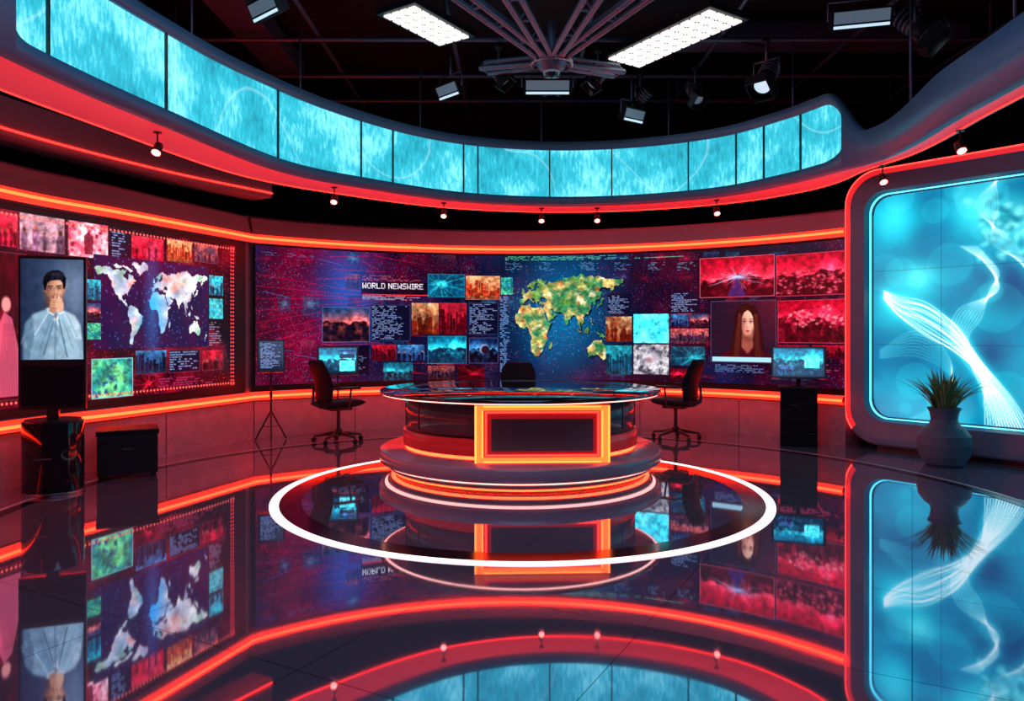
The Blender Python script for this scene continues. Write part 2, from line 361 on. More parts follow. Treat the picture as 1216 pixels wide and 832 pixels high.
def screen_mat(name,strength,rough=.25):
    m=bpy.data.materials.new(name); m.use_nodes=True; nt=m.node_tree; b=nt.nodes['Principled BSDF']
    at=nt.nodes.new('ShaderNodeVertexColor'); at.layer_name='Col'
    b.inputs['Base Color'].default_value=(.004,.004,.005,1); b.inputs['Roughness'].default_value=rough
    nt.links.new(at.outputs['Color'],b.inputs['Emission Color']); b.inputs['Emission Strength'].default_value=strength
    return m
def grid_screen(name,X,Y,Z,img,m,mask=None):
    h,w=img.shape[:2]
    co=np.stack([X,Y,Z],-1).reshape(-1,3).astype(np.float32)
    idx=np.arange(h*w).reshape(h,w)
    q=np.stack([idx[:-1,:-1],idx[1:,:-1],idx[1:,1:],idx[:-1,1:]],-1)
    if mask is not None: q=q[mask[:-1,:-1]]
    q=q.reshape(-1,4).astype(np.int32)
    me=bpy.data.meshes.new(name); me.vertices.add(h*w); me.vertices.foreach_set('co',co.ravel())
    me.loops.add(q.size); me.loops.foreach_set('vertex_index',q.ravel())
    me.polygons.add(len(q)); me.polygons.foreach_set('loop_start',np.arange(0,q.size,4,dtype=np.int32))
    try: me.polygons.foreach_set('loop_total',np.full(len(q),4,dtype=np.int32))
    except Exception: pass
    me.update(calc_edges=True); me.validate()
    at=me.color_attributes.new('Col','FLOAT_COLOR','POINT')
    img=np.clip(img,0,1.6); lum=img.mean(-1,keepdims=True); img=np.clip(lum+(img-lum)*1.15,0,1.6)
    col=np.ones((h*w,4),np.float32); col[:,:3]=img.reshape(-1,3)**2.2
    at.data.foreach_set('color',col.ravel()); me.materials.append(m)
    o=bpy.data.objects.new(name,me); sc.collection.objects.link(o); return o
def wall_screen(name,cv,off,m,mask=None):
    P,s=resample(cv.P,cv.W,cv.s0,cv.s1); N=normals(P); P=P+N*off
    z=np.linspace(cv.z1,cv.z0,cv.H)
    X=np.repeat(P[None,:,0],cv.H,0); Y=np.repeat(P[None,:,1],cv.H,0); Z=np.repeat(z[:,None],cv.W,1)
    return grid_screen(name,X,Y,Z,cv.img,m,mask)

# ================================================================= BACK LED WALL
M_scr=screen_mat('led_wall_image',1.65)
L=cum(P_back)[-1]
cv=CV(P_back,.06,L-.03,.74,2.76,165)
h,w=cv.H,cv.W; yy,xx=np.mgrid[0:h,0:w]; v=yy/h; u=xx/w
n=fbm(h,w,3,5,5); nb=fbm(h,w,2,4,5)
bg=lerp(c3(8,10,26),c3(60,10,34),np.clip((n-.42)*3,0,1)); bg=lerp(bg,c3(12,30,66),np.clip((nb-.5)*3,0,1)*.8)
cx_,cy_=cv.m(668,372); cx0=cx_
g=np.exp(-(((xx-cx_)/ (w*.085))**2+((yy-cy_)/(h*.50))**2)); bg=lerp(bg,c3(12,84,124),np.clip(g*1.0,0,1))
lx=np.exp(-((u-.04)/.12)**2); bg=lerp(bg,c3(110,12,44),lx*.6*n*1.6)
bg=bg+np.exp(-((u-.15)/.05)**2-((v-.3)/.35)**2)[...,None]*c3(24,60,110)
sp=rng.rand(h,w); dens=.005+.028*np.clip((n-.45)*3,0,1)+.022*(u<.2)*(v>.1)
mk=sp<dens; cc=np.where((rng.rand(h,w)<.5)[...,None],c3(225,60,90),c3(70,140,210)); bg=np.where(mk[...,None],cc*(.35+.6*rng.rand(h,w,1)),bg)
cv.img=np.clip(bg,0,1)
KS=['dred:beams','navy:city','dred','navy','dred','teal:beams','dusk:city','text']
for px in range(302,600,27):
    for py in range(300,455,26):
        if rng.rand()<.38: cv.ghost(px+rng.randint(0,4),py,px+16+rng.randint(0,9),py+14+rng.randint(0,10),KS[rng.randint(8)],.2+.2*rng.rand())
for px in range(725,1000,27):
    for py in range(300,460,24):
        if rng.rand()<.55: cv.ghost(px+rng.randint(0,4),py,px+16+rng.randint(0,9),py+12+rng.randint(0,10),KS[rng.randint(8)],.25+.25*rng.rand())
for i in range(30):
    x0=rng.rand()*w*.28; y0=rng.rand()*h; ln=rng.rand()*w*.09+15
    line(cv.img,x0,y0,x0+ln,y0+(rng.rand()-.35)*34,1.3,(c3(235,40,70),c3(90,130,210))[i%3==0],.45)
for i in range(8): line(cv.img,cv.m(455,300)[0],cv.m(455,350+i*2)[1],cv.m(300,300)[0]-5,h*(.2+.09*i),1.3,c3(220,40,80),.4)
cv.text(600,304,822,309,3,(.45,.85,.65)); cv.text(310,303,420,307,3,(.3,.4,.6),.4)
for px in (600,640,690,730,770,805): cv.text(px,312,px+22,322,3,(.4,.6,.75),.5)
a,b,c,d=cv.rect(430,337,508,350); cv.img[b-3:d+3,a-3:c+12]*=.5
cv.text(430,328,500,335,3,(.8,.4,.4),.5)
word(cv.img,a,b,'WORLD NEWSWIRE',(c-a)/84.,c3(225,215,225)); cv.img[d:d+2,a:c+10]=c3(235,50,60)
cv.text(430,352,500,357,3,(.8,.75,.8))
cv.put(508,326,552,353,'teal:beams',c3(40,110,140)); cv.put(553,328,594,356,'orange:city',c3(150,90,70))
cv.put(382,365,439,406,'dusk',c3(80,100,140)); cv.put(441,362,487,405,'text',c3(50,60,95)); 
cv.put(489,360,521,397,'orange:people',None,.75); cv.put(522,360,554,397,'red:city',None,.75)
cv.put(557,360,592,397,'text',c3(50,60,95)); cv.put(508,399,554,431,'teal',c3(60,110,140)); cv.put(557,401,592,431,'navy',c3(70,70,110))
p=cv.m(575,414); ellipse(cv.img,p[0],p[1],13,13,c3(130,130,160)); ellipse(cv.img,p[0]+3,p[1]+2,11,11,c3(30,20,35))
cv.put(455,430,490,456,'teal',None,.8); cv.put(383,410,438,444,'text',None,.8); cv.put(441,409,470,428,'dred:city'); cv.put(472,409,504,428,'navy:people')
cv.put(508,434,540,454,'dusk:city',None,.7); cv.put(543,434,575,454,'dred:beams',None,.8)
cv.put(595,330,609,350,'green')
cv.text(594,352,606,445,4,(.45,.6,.8))
for r in (42,64,86,108):
    for k in range(150):
        a=2*math.pi*k/150
        if k%2: ellipse(cv.img,cx0+r*1.15*math.cos(a),cy_+r*math.sin(a),.9,.9,c3(60,160,190),.4,0,.5)
for k in range(420):
    x=cx0+rng.randn()*78; y=cy_+rng.randn()*62; ellipse(cv.img,x,y,1,1,c3(80,200,220),.4,0,.6)
tx=fbm(h,w,16,5,4); relief=fbm(h,w,44,3,4)
colr=lerp(c3(52,112,76),c3(206,176,112),np.clip((tx-.42)*4.5,0,1)); colr=lerp(colr,c3(232,220,178),np.clip((fbm(h,w,22,3,4)-.6)*5,0,1)); colr=lerp(colr,c3(84,124,62),np.clip((fbm(h,w,13,4,4)-.55)*5,0,1)); colr=lerp(colr,c3(168,104,66),np.clip((fbm(h,w,18,4,4)-.62)*5,0,1)); colr=colr*(.5+.85*relief)[...,None]
cv.worldmap(613,327.5,722,427.5,(-17,150),(-38,77),0*colr+c3(4,24,40),only=[3,4,5,6,7,8,9,10,11,12])
cv.worldmap(612,326,721,426,(-17,150),(-38,77),colr,only=[3,4,5,6,7,8,9,10,11,12])
cv.put(720,376,751,405,'orange:people',None,.7)
cv.put(753,373,795,407,'cyan'); cv.put(753,409,795,444,'white',None,.8); cv.put(720,410,751,444,'teal:city',None,.8)
p=cv.m(774,426); ellipse(cv.img,p[0],p[1],20,17,c3(225,220,225),.4,.4,.7); ellipse(cv.img,p[0]-6,p[1]+3,10,7,c3(120,80,90),.4,.3,.7); ellipse(cv.img,p[0]+9,p[1]-4,7,10,c3(150,130,150),.5,0,.7)
cv.put(797,347,832,371,'text'); cv.put(797,373,818,388,'navy:people'); cv.put(820,373,842,388,'dusk'); cv.put(797,390,842,408,'dusk:city'); cv.put(797,411,838,434,'teal:beams',None,.8); cv.put(797,437,820,452,'dred'); cv.put(722,350,750,373,'text')
cv.put(832,305,921,353,'red',c3(200,90,105)); a,b,c,d=cv.rect(832,305,921,353)
mx,my=(a+c)/2,(b+d)/2
for k in range(46):
    an=rng.rand()*6.28; ln=(c-a)*.48*rng.rand(); ex=min(max(mx+math.cos(an)*ln,a+2),c-2); ey=min(max(my+math.sin(an)*ln*.4,b+2),d-2)
    line(cv.img,mx,my,ex,ey,1.2,c3(225,190,225),.4)
fillpoly(cv.img,[(mx-2,my+2),(mx+2,my+2),(mx+24,d-2),(mx-24,d-2)],c3(60,50,120),.6)
ellipse(cv.img,mx,my,16,4,c3(170,190,250),.9,0,.8)
cv.put(923,301,1006,351,'red',c3(190,60,80)); cv.put(925,356,1006,407,'red',c3(170,60,80))
a,b,c,d=cv.rect(923,301,1006,351)
for k in range(160):
    x=a+3+(c-a-6)*rng.rand(); y=b+(d-b)*(.42+.54*rng.rand()); ellipse(cv.img,x,y,3.5,2.2,(c3(255,120,140),c3(80,8,24))[k%2],.5,0,.45)
a,b,c,d=cv.rect(925,356,1006,407)
for tx_,ty_,tr in ((.3,.42,.17),(.62,.36,.2),(.85,.5,.12)):
    X=a+(c-a)*tx_; Y=b+(d-b)*ty_; line(cv.img,X,Y,X,b+(d-b)*.8,3,c3(40,6,16))
    for k in range(60):
        an=rng.rand()*6.28; r_=(d-b)*tr*1.3*math.sqrt(rng.rand()); ellipse(cv.img,X+r_*1.3*math.cos(an),Y+r_*math.sin(an),4,3,(c3(255,140,150),c3(110,12,34),c3(200,40,70))[k%3],.5,0,.6)
cv.put(845,357,923,430,'woman',c3(70,70,95))
a,b,c,d=cv.rect(847,424,922,429); cv.img[b:d,a:c]=c3(150,190,205)
cv.put(925,410,963,426,'dred:people'); cv.put(966,410,1004,426,'dred:city'); cv.text(925,430,1000,447,4,(.7,.25,.38))
cv.text(850,433,920,442,4,(.35,.45,.6))
wall_screen('led_video_wall',cv,-.035,M_scr)

# ================================================================= LEFT LED WALL
sA=hit(P_left,277)[0]
cv=CV(P_left,.3,sA,.76,2.70,135); h,w=cv.H,cv.W; yy,xx=np.mgrid[0:h,0:w]; n=fbm(h,w,4,5,4)
bg=lerp(c3(16,6,18),c3(130,16,40),np.clip((n-.4)*2.4,0,1)); mk=rng.rand(h,w)<.08*np.clip((n-.3)*3,0,1)
bg=np.where(mk[...,None],c3(225,60,85)*rng.rand(h,w,1),bg); cv.img=bg
fr=c3(80,40,55)
cv.put(-160,240,-90,300,'pink',fr); cv.put(-85,245,-20,300,'red:city',fr); cv.put(-160,310,-20,470,'dred:beams',fr)
cv.put(-18,252,18,293,'red:people',fr); cv.put(20,256,75,300,'white:people',fr); a,b,c,d=cv.rect(20,256,75,300)
cv.img[b:d,a:c]*=np.array([1.,.75,.78])
cv.put(78,264,126,307,'pink',fr); cv.put(129,275,151,308,'text'); cv.put(153,282,192,310,'red:people',fr); cv.put(195,286,226,312,'orange:city',fr); cv.put(228,290,256,313,'dusk:people',fr,.8)
a,b,c,d=cv.rect(78,264,126,307); fillpoly(cv.img,[(a+(c-a)*.5,b+(d-b)*.25),(a+(c-a)*.62,b+(d-b)*.4),(a+(c-a)*.6,b+(d-b)*.9),(a+(c-a)*.4,b+(d-b)*.9),(a+(c-a)*.38,b+(d-b)*.4)],c3(90,16,30),.8)
cv.put(-18,300,26,475,'dred:beams',fr)
p=cv.m(6,470); q=cv.m(6,370)
fillpoly(cv.img,[(p[0]-18,p[1]),(p[0]-16,q[1]+20),(p[0]-6,q[1]),(p[0]+6,q[1]+8),(p[0]+16,q[1]+50),(p[0]+19,p[1])],c3(205,100,125),.7,None)
for k in range(8): line(cv.img,p[0]-14+4*k,p[1],p[0]-7+2*k,q[1]+15,1.5,c3(130,40,60),.4)
ellipse(cv.img,p[0]-3,q[1]-10,7,10,c3(205,130,130),.2)
a,b,c,d=cv.rect(108,310,245,413); cv.img[b:d,a:c]=lerp(c3(8,22,56),c3(60,14,50),fbm(d-b,c-a,3,3,2))
for k in range(200):
    X=a+(c-a)*rng.rand(); Y=b+(d-b)*rng.rand(); ellipse(cv.img,X,Y,1.1,1.1,c3(90,120,190),.4,0,.6)
tx=fbm(h,w,14,5,3); col=lerp(c3(150,165,190),c3(255,246,240),np.clip(tx*2.4-.7,0,1)); 
col=lerp(col,c3(214,120,110),np.clip((fbm(h,w,9,4,3)-.52)*4,0,1)*.85); col=lerp(col,c3(116,168,140),np.clip((fbm(h,w,11,4,3)-.56)*4,0,1)*.85); col=col*(.72+.5*fbm(h,w,30,3,3))[...,None]
dx,dy=cv.m(176,385); gg=np.exp(-(((xx-dx)/22.)**2+((yy-dy)/70.)**2)); col=lerp(col,c3(50,150,225),np.clip(gg*1.1,0,1)); 
cv.worldmap(110,313,244,411,(-168,180),(-56,84),col)
X,Y=cv.m(178,360); ellipse(cv.img,X,Y+10,12,70,c3(60,170,240),.9,0,.35)
cv.put(98,332,117,356,'teal:city'); cv.put(98,360,117,380,'dusk'); cv.put(98,383,117,403,'green')
cv.put(246,328,262,351,'teal:people'); cv.put(246,355,262,378,'cyan',None,.75)
cv.text(246,382,262,410,4,(.5,.5,.6))
cv.put(106,425,155,471,'green',c3(130,180,190)); cv.put(158,415,195,443,'navy:city',fr); cv.put(198,415,235,441,'text',fr); cv.put(237,415,262,439,'dred:people',fr)
cv.put(158,446,182,464,'dred:beams'); cv.text(186,446,255,460,4,(.6,.2,.35))
for s_ in range(0,w,7):
    for r_ in (6,h-7): ellipse(cv.img,s_,r_,1.8,1.8,c3(255,110,90),.3)
for r_ in range(4,h,7):
    for c_ in (w-6,w-12): ellipse(cv.img,c_,r_,1.8,1.8,c3(255,80,80),.3)
wall_screen('led_video_wall',cv,-.035,M_scr)

# ================================================================= WALL STRUCTURES
prof=[(.25,0),(-.14,0),(-.14,.52),(-.10,.55),(-.04,.555),(-.04,.56),(-.0,.66),(0,2.78),(-.10,2.80),(-.13,2.81),(-.10,2.90),(-.02,3.14),(.05,3.18),(.25,3.18),(.25,0)]
def build_wall(name,P):
    b=B(name); rail(b,P,prof,M_wall,mats=[M_plinth,M_plinth,M_plinth,M_plinth,M_plinth,M_black,M_black]+[M_wall]*7,smooth=False)
    for z,o in ((2.845,-.17),(.60,-.21)):
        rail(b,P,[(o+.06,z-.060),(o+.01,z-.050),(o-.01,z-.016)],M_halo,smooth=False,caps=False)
        rail(b,P,[(o-.01,z-.016),(o-.022,z-.008),(o-.022,z+.008),(o-.01,z+.016)],M_strip,smooth=False,caps=False)
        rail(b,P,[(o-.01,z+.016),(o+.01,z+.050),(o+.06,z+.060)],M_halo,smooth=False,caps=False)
        rail(b,P,[(o+.05,z+.055),(o+.21,z+.055),(o+.21,z-.055),(o+.05,z-.055)],M_wall,smooth=False,caps=False)
    Pn,s_=resample(P,int(cum(P)[-1]/1.2)); Nn=normals(Pn)
    for i in range(1,len(Pn)-1):
        b.box((Pn[i,0]-Nn[i,0]*.140,Pn[i,1]-Nn[i,1]*.140,.26),(.006,.008,.50),M_black,rot=(0,0,math.atan2(Nn[i,1],Nn[i,0])))
    return b.finish(merge=False)
build_wall('wall_back',P_back); build_wall('wall_left',P_left)
b=B('trim_1'); b.box((-3.86,10.62,1.6),(.22,.3,3.16),M_wall,rot=(0,0,D(-25))); b.finish(bevel=.02)
P_beam=catmull([(-5.2,2.6),(-5.2,4.6),(-4.96,7.0),(-4.3,8.9),(-3.42,10.44)],12)
b=B('ceiling_soffit_beam'); rail(b,P_beam,[(0,3.42),(0,3.80),(.4,3.80),(.4,3.42),(0,3.42)],M_wall,smooth=False)
rail(b,P_beam,[(-.004,3.475),(-.016,3.48),(-.016,3.492),(-.004,3.497)],M_stripred,smooth=False,caps=False); b.finish(merge=False)

# ================================================================= HALO
def halo_panel_mat():
    m=bpy.data.materials.new('halo_lightbox'); m.use_nodes=True; nt=m.node_tree; b=nt.nodes['Principled BSDF']; N=nt.nodes; Lk=nt.links
    uv=N.new('ShaderNodeUVMap'); uv.uv_map='UVMap'
    mp=N.new('ShaderNodeMapping'); mp.inputs['Scale'].default_value=(7,1.8,1); mp.inputs['Rotation'].default_value=(0,0,.15); Lk.new(uv.outputs[0],mp.inputs[0])
    n1=N.new('ShaderNodeTexNoise'); n1.inputs['Scale'].default_value=3.2; n1.inputs['Detail'].default_value=9; n1.inputs['Roughness'].default_value=.75; Lk.new(mp.outputs[0],n1.inputs[0])
    n2=N.new('ShaderNodeTexNoise'); n2.inputs['Scale'].default_value=1.3; n2.inputs['Detail'].default_value=4; Lk.new(uv.outputs[0],n2.inputs[0])
    ad=N.new('ShaderNodeMath'); ad.operation='MULTIPLY_ADD'; ad.inputs[1].default_value=.5; Lk.new(n1.outputs['Fac'],ad.inputs[0])
    m2=N.new('ShaderNodeMath'); m2.operation='MULTIPLY'; m2.inputs[1].default_value=.5; Lk.new(n2.outputs['Fac'],m2.inputs[0]); Lk.new(m2.outputs[0],ad.inputs[2])
    cr=N.new('ShaderNodeValToRGB'); cr.color_ramp.elements[0].position=.34; cr.color_ramp.elements[0].color=(.006,.16,.23,1)
    cr.color_ramp.elements[1].position=.66; cr.color_ramp.elements[1].color=(.30,.92,1,1)
    e=cr.color_ramp.elements.new(.50); e.color=(.025,.42,.54,1)
    Lk.new(ad.outputs[0],cr.inputs[0])
    n3=N.new('ShaderNodeTexNoise'); n3.inputs['Scale'].default_value=.7; n3.inputs['Detail'].default_value=0; Lk.new(uv.outputs[0],n3.inputs[0])
    s1=N.new('ShaderNodeMath'); s1.operation='SUBTRACT'; s1.inputs[1].default_value=.5; Lk.new(n3.outputs['Fac'],s1.inputs[0])
    s2=N.new('ShaderNodeMath'); s2.operation='ABSOLUTE'; Lk.new(s1.outputs[0],s2.inputs[0])
    s3=N.new('ShaderNodeMapRange'); s3.inputs[1].default_value=0; s3.inputs[2].default_value=.010; s3.inputs[3].default_value=.16; s3.inputs[4].default_value=0; Lk.new(s2.outputs[0],s3.inputs[0])
    mx=N.new('ShaderNodeMix'); mx.data_type='RGBA'; mx.inputs[7].default_value=(.75,1,1,1); Lk.new(s3.outputs[0],mx.inputs[0]); Lk.new(cr.outputs[0],mx.inputs[6])
    Lk.new(mx.outputs[2],b.inputs['Emission Color']); b.inputs['Emission Strength'].default_value=1.55; b.inputs['Base Color'].default_value=(.02,.1,.12,1); b.inputs['Roughness'].default_value=.3
    return m
M_hp=halo_panel_mat()
PH,sH=resample(P_halo,700); NH=normals(PH)
s_end=hit(P_halo,1001)[0]; s340=hit(P_halo,340)[0]; s_st=hit(P_halo,18)[0]
def ss(x): x=min(1,max(0,x)); return x*x*(3-2*x)
def ztop(s): return 4.32+.10*math.exp(-((s-s340)/1.2)**2)
def rim(s):
    t=ss((s-s_end+.30)/.62); return (ztop(s)+.13)*(1-t)+3.84*t+.12*ss((s-s_end-.5)/1.5)
b=B('suspended_halo_soffit')
def wd(s): return .80-.42*ss((s-s_end+1.2)/1.6)
def zb(s):
    Rr=.16 if s<8 else .34
    dd=min(s_end-s, s-s_st)
    if dd<=0: return None
    k=0 if dd>Rr else Rr-math.sqrt(max(0,Rr*Rr-(Rr-dd)**2))
    return 3.60+k*.5, ztop(s)-k
n=len(PH)
def PT(i,o,z): return (PH[i,0]+NH[i,0]*o,PH[i,1]+NH[i,1]*o,z)
pv=[];pf=[];puv=[]
for i in range(n-1):
    quads=[]
    A=zb(sH[i]); Bz=zb(sH[i+1])
    if A and Bz:
        quads+= [((0,3.5),(0,A[0]),(0,Bz[0]),(0,3.5)),((0,A[1]),(0,rim(sH[i])),(0,rim(sH[i+1])),(0,Bz[1]))]
        quads+= [((0,A[0]),(.04,A[0]),(.04,Bz[0]),(0,Bz[0])),((.04,A[1]),(0,A[1]),(0,Bz[1]),(.04,Bz[1]))]
        o=len(pv); pv+=[PT(i,.04,A[0]),PT(i,.04,A[1]),PT(i+1,.04,Bz[1]),PT(i+1,.04,Bz[0])]; pf.append((o,o+3,o+2,o+1))
        puv+=[(sH[i],A[0]),(sH[i+1],Bz[0]),(sH[i+1],Bz[1]),(sH[i],A[1])]
    else: quads+=[((0,3.5),(0,rim(sH[i])),(0,rim(sH[i+1])),(0,3.5))]
    for q in quads:
        b.add([PT(i,*q[0]),PT(i,*q[1]),PT(i+1,*q[2]),PT(i+1,*q[3])],[(0,3,2,1)],M_fascia,True)
    w0,w1=wd(sH[i]),wd(sH[i+1]); r0,r1=rim(sH[i]),rim(sH[i+1])
    b.add([PT(i,0,r0),PT(i,.10,r0+.02),PT(i+1,.10,r1+.02),PT(i+1,0,r1)],[(0,3,2,1)],M_fascia,True)
    b.add([PT(i,.10,r0+.02),PT(i,w0,3.62),PT(i+1,w1,3.62),PT(i+1,.10,r1+.02)],[(0,3,2,1)],M_fascia,True)
    b.add([PT(i,w0,3.62),PT(i,w0,3.50),PT(i+1,w1,3.50),PT(i+1,w1,3.62)],[(0,3,2,1)],M_fascia,True)
    b.add([PT(i,0,3.5),PT(i,.12,3.47),PT(i+1,.12,3.47),PT(i+1,0,3.5)],[(0,1,2,3)],M_fascia,True)
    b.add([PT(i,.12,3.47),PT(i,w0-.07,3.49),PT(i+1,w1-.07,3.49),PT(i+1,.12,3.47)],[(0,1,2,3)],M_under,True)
    b.add([PT(i,w0-.07,3.49),PT(i,w0-.07,3.475),PT(i+1,w1-.07,3.475),PT(i+1,w1-.07,3.49)],[(0,1,2,3)],M_stripred,True)
    b.add([PT(i,w0-.07,3.475),PT(i,w0,3.50),PT(i+1,w1,3.50),PT(i+1,w1-.07,3.475)],[(0,1,2,3)],M_wall,True)
for px in (62,200,332,430,468,552,568,652,727,816,872,905,948):
    s,_=hit(P_halo,px); i=int(np.argmin(abs(sH-s))); a=math.atan2(NH[i,1],NH[i,0])
    p=PT(i,.03,(3.6+ztop(s))/2); b.box(p,(.03,.018,ztop(s)-3.6),M_black,rot=(0,0,a))
for i in range(30,n,66): b.cyl(PT(i,.12,3.9),PT(i,.12,5.36),.012,M_truss,seg=8)
halo=b.finish(merge=True)
me=bpy.data.meshes.new('halo_lightbox_panels'); me.from_pydata(pv,[],pf); uvl=me.uv_layers.new(name='UVMap')
for k,t in enumerate(puv): uvl.data[k].uv=t
me.materials.append(M_hp); o=bpy.data.objects.new('lightbox_panels',me); sc.collection.objects.link(o); o.parent=halo

# ================================================================= RIGHT SCREEN
x0s,x1s=.33,4.2; zs0,zs1=.42,3.26
cv=CV(P_right,x0s,x1s,zs0,zs1,125); h,w=cv.H,cv.W; yy,xx=np.mgrid[0:h,0:w]; v=yy/h; u=xx/w
n=fbm(h,w,2,4,1.4); im=lerp(c3(0,84,125),c3(24,208,230),np.clip((n-.26)*2.1,0,1))
def G(px,py,r,col,al):
    global im
    X,Y=cv.m(px,py); g_=np.exp(-((xx-X)**2+(yy-Y)**2)/(r*r)); im=lerp(im,c3(*col),np.clip(g_*al,0,1))
G(1090,330,24,(120,250,250),.8); G(1068,360,38,(60,235,245),.8); G(1160,250,44,(90,240,245),.7); G(1200,340,44,(0,65,105),.9); G(1120,440,50,(0,120,155),.8); G(1060,260,36,(80,235,245),.7)
G(1210,260,30,(130,220,215),.6); G(1075,470,32,(10,180,210),.6); G(1175,420,27,(0,58,100),.7); G(1140,300,22,(0,110,150),.7); G(1120,270,18,(0,120,160),.6); G(1090,420,24,(0,90,130),.6); G(1060,310,16,(0,130,165),.5)
for i in range(44):
    X=rng.rand()*w; Y=rng.rand()*h; r=rng.rand()*34+6; d=np.sqrt((xx-X)**2+(yy-Y)**2); k=np.clip((r-d)/3,0,1)*.14; im=lerp(im,c3(120,245,250),k)
for i in range(60):
    X,Y=cv.m(1190+rng.randn()*16,262+rng.randn()*22); ellipse(im,X,Y,4+4*rng.rand(),3+3*rng.rand(),c3(20,110,130) if i%2 else c3(150,240,240),.5,rng.rand()*3,.5)
acc=np.zeros((h,w))
def curve(pts,wgt=1.):
    C=catmull([cv.m(*p) for p in pts],60)
    c=cum(C); t=np.linspace(0,c[-1],int(c[-1]*3)); X=np.interp(t,c,C[:,0]).astype(int); Y=np.interp(t,c,C[:,1]).astype(int)
    ok=(X>=0)&(X<w)&(Y>=0)&(Y<h); np.add.at(acc,(Y[ok],X[ok]),wgt)
for k in range(16):
    f=k/15-.5; j=lambda a:(rng.rand()-.5)*a
    curve([(1050,350+f*10),(1068,364+f*22+j(4)),(1100,378+f*38+j(4)),(1135,402+f*34+j(4)),(1163,436+f*20),(1186-f*34,478+f*8),(1200-f*60,520)],wgt=.20+.12*rng.rand())
for k in range(9):
    f=k/8-.5; j=lambda a:(rng.rand()-.5)*a
    curve([(1150+f*20,292),(1178+f*16,318+f*10),(1180-f*10,345),(1152+f*26,372+f*10),(1140+f*20,400),(1152,430),(1180-f*20,470),(1205-f*30,520)],wgt=.15)
    curve([(1190+f*20,200),(1172-f*26,245),(1192+f*26,290),(1236,330+f*40),(1300,345+f*90)],wgt=.10)
    curve([(1045,420+f*10),(1090,408+f*30),(1130,440+f*20),(1110,490+f*20),(1060,505)],wgt=.08)
gl=np.clip(blur(acc,.7)*1.5,0,1); gl2=np.clip(blur(acc,6)*2.6,0,1)
im=lerp(im,c3(110,245,255),gl2*.55); im=lerp(im,c3(235,255,255),gl)
cv.img=np.clip(im,0,1)
for s_ in (1.15,2.3,3.4):
    X=int((s_-x0s)*125); cv.img[:,X:X+1]*=.7
for z_ in (1.35,2.3): Y=int((zs1-z_)*125); cv.img[Y:Y+1]*=.72
S=np.linspace(0,x1s-x0s,w)[None,:]+0*yy; Z=np.linspace(0,zs1-zs0,h)[:,None]+0*xx; rr=.22
dx=np.maximum(rr-S,S-((x1s-x0s)-rr)); dz=np.maximum(rr-Z,Z-((zs1-zs0)-rr)); mask=~((dx>0)&(dz>0)&(dx*dx+dz*dz>rr*rr))
M_scr2=screen_mat('video_panel_image',1.4)
scr=wall_screen('screen_image',cv,.0,M_scr2,mask)
def rr_loop(s0,s1,z0,z1,r,k=12):
    out=[]
    for cx,cz,a0 in ((s1-r,z1-r,0),(s0+r,z1-r,90),(s0+r,z0+r,180),(s1-r,z0+r,270)):
        for i in range(k+1):
            a=D(a0+90*i/k); out.append((cx+r*math.cos(a),cz+r*math.sin(a)))
    return out
nrm=np.array([.784,.62])
def PP(s,z,o): p=p0+pd*s+nrm*o; return (p[0],p[1],z)
b=B('video_panel_frame')
M_frame=mat('panel_frame_lacquer',(.20,.25,.34),.3,noise=.05)
M_fred=mat('panel_edge_led',(.8,.1,.1),.4,emit=(1,.04,.03),es=4)
M_fred2=mat('panel_edge_glow',(.8,.1,.1),.4,emit=(1,.02,.025),es=.75)
M_fblue=mat('panel_inner_led',(.3,.9,1),.4,emit=(.10,.75,1),es=2.2)
S1=4.55; loops=[(rr_loop(0.02,S1,.07,3.60,.42),.18),(rr_loop(0.0,S1,.05,3.62,.44),-.08),(rr_loop(.012,S1-.012,.062,3.608,.43),-.13),(rr_loop(.035,S1-.035,.085,3.585,.42),-.15),(rr_loop(.095,S1-.095,.145,3.525,.38),-.152),(rr_loop(.27,S1-.27,.36,3.32,.27),-.14),(rr_loop(.30,S1-.30,.39,3.29,.24),-.05),(rr_loop(.312,S1-.312,.402,3.278,.23),-.02),(rr_loop(.33,S1-.33,.42,3.26,.22),.01)]
ml=[M_fred2,M_fred2,M_fred,M_fred2,M_frame,M_frame,M_fblue,M_frame]
for k in range(len(loops)-1):
    (A,oa),(C,oc)=loops[k],loops[k+1]; N_=len(A)
    vs=[PP(s,z,oa) for s,z in A]+[PP(s,z,oc) for s,z in C]
    fs=[(i,(i+1)%N_,N_+(i+1)%N_,N_+i) for i in range(N_)]
    if k<4:
        f1=[f for f in fs if not (A[f[0]][1]<.25)]; f2=[f for f in fs if (A[f[0]][1]<.25)]
        b.add(vs,f1,ml[k],True); b.add(vs,f2,M_frame,True)
    else: b.add(vs,fs,ml[k],True)
vs=[PP(s,z,.18) for s,z in loops[0][0]]; b.add(vs,[tuple(range(len(vs)))],M_black)
b.box((*(p0+pd*2.2+nrm*.05),.03),(3.6,.2,.06),M_black,rot=(0,0,math.atan2(pd[1],pd[0])))
fo=b.finish(merge=False); scr.parent=fo

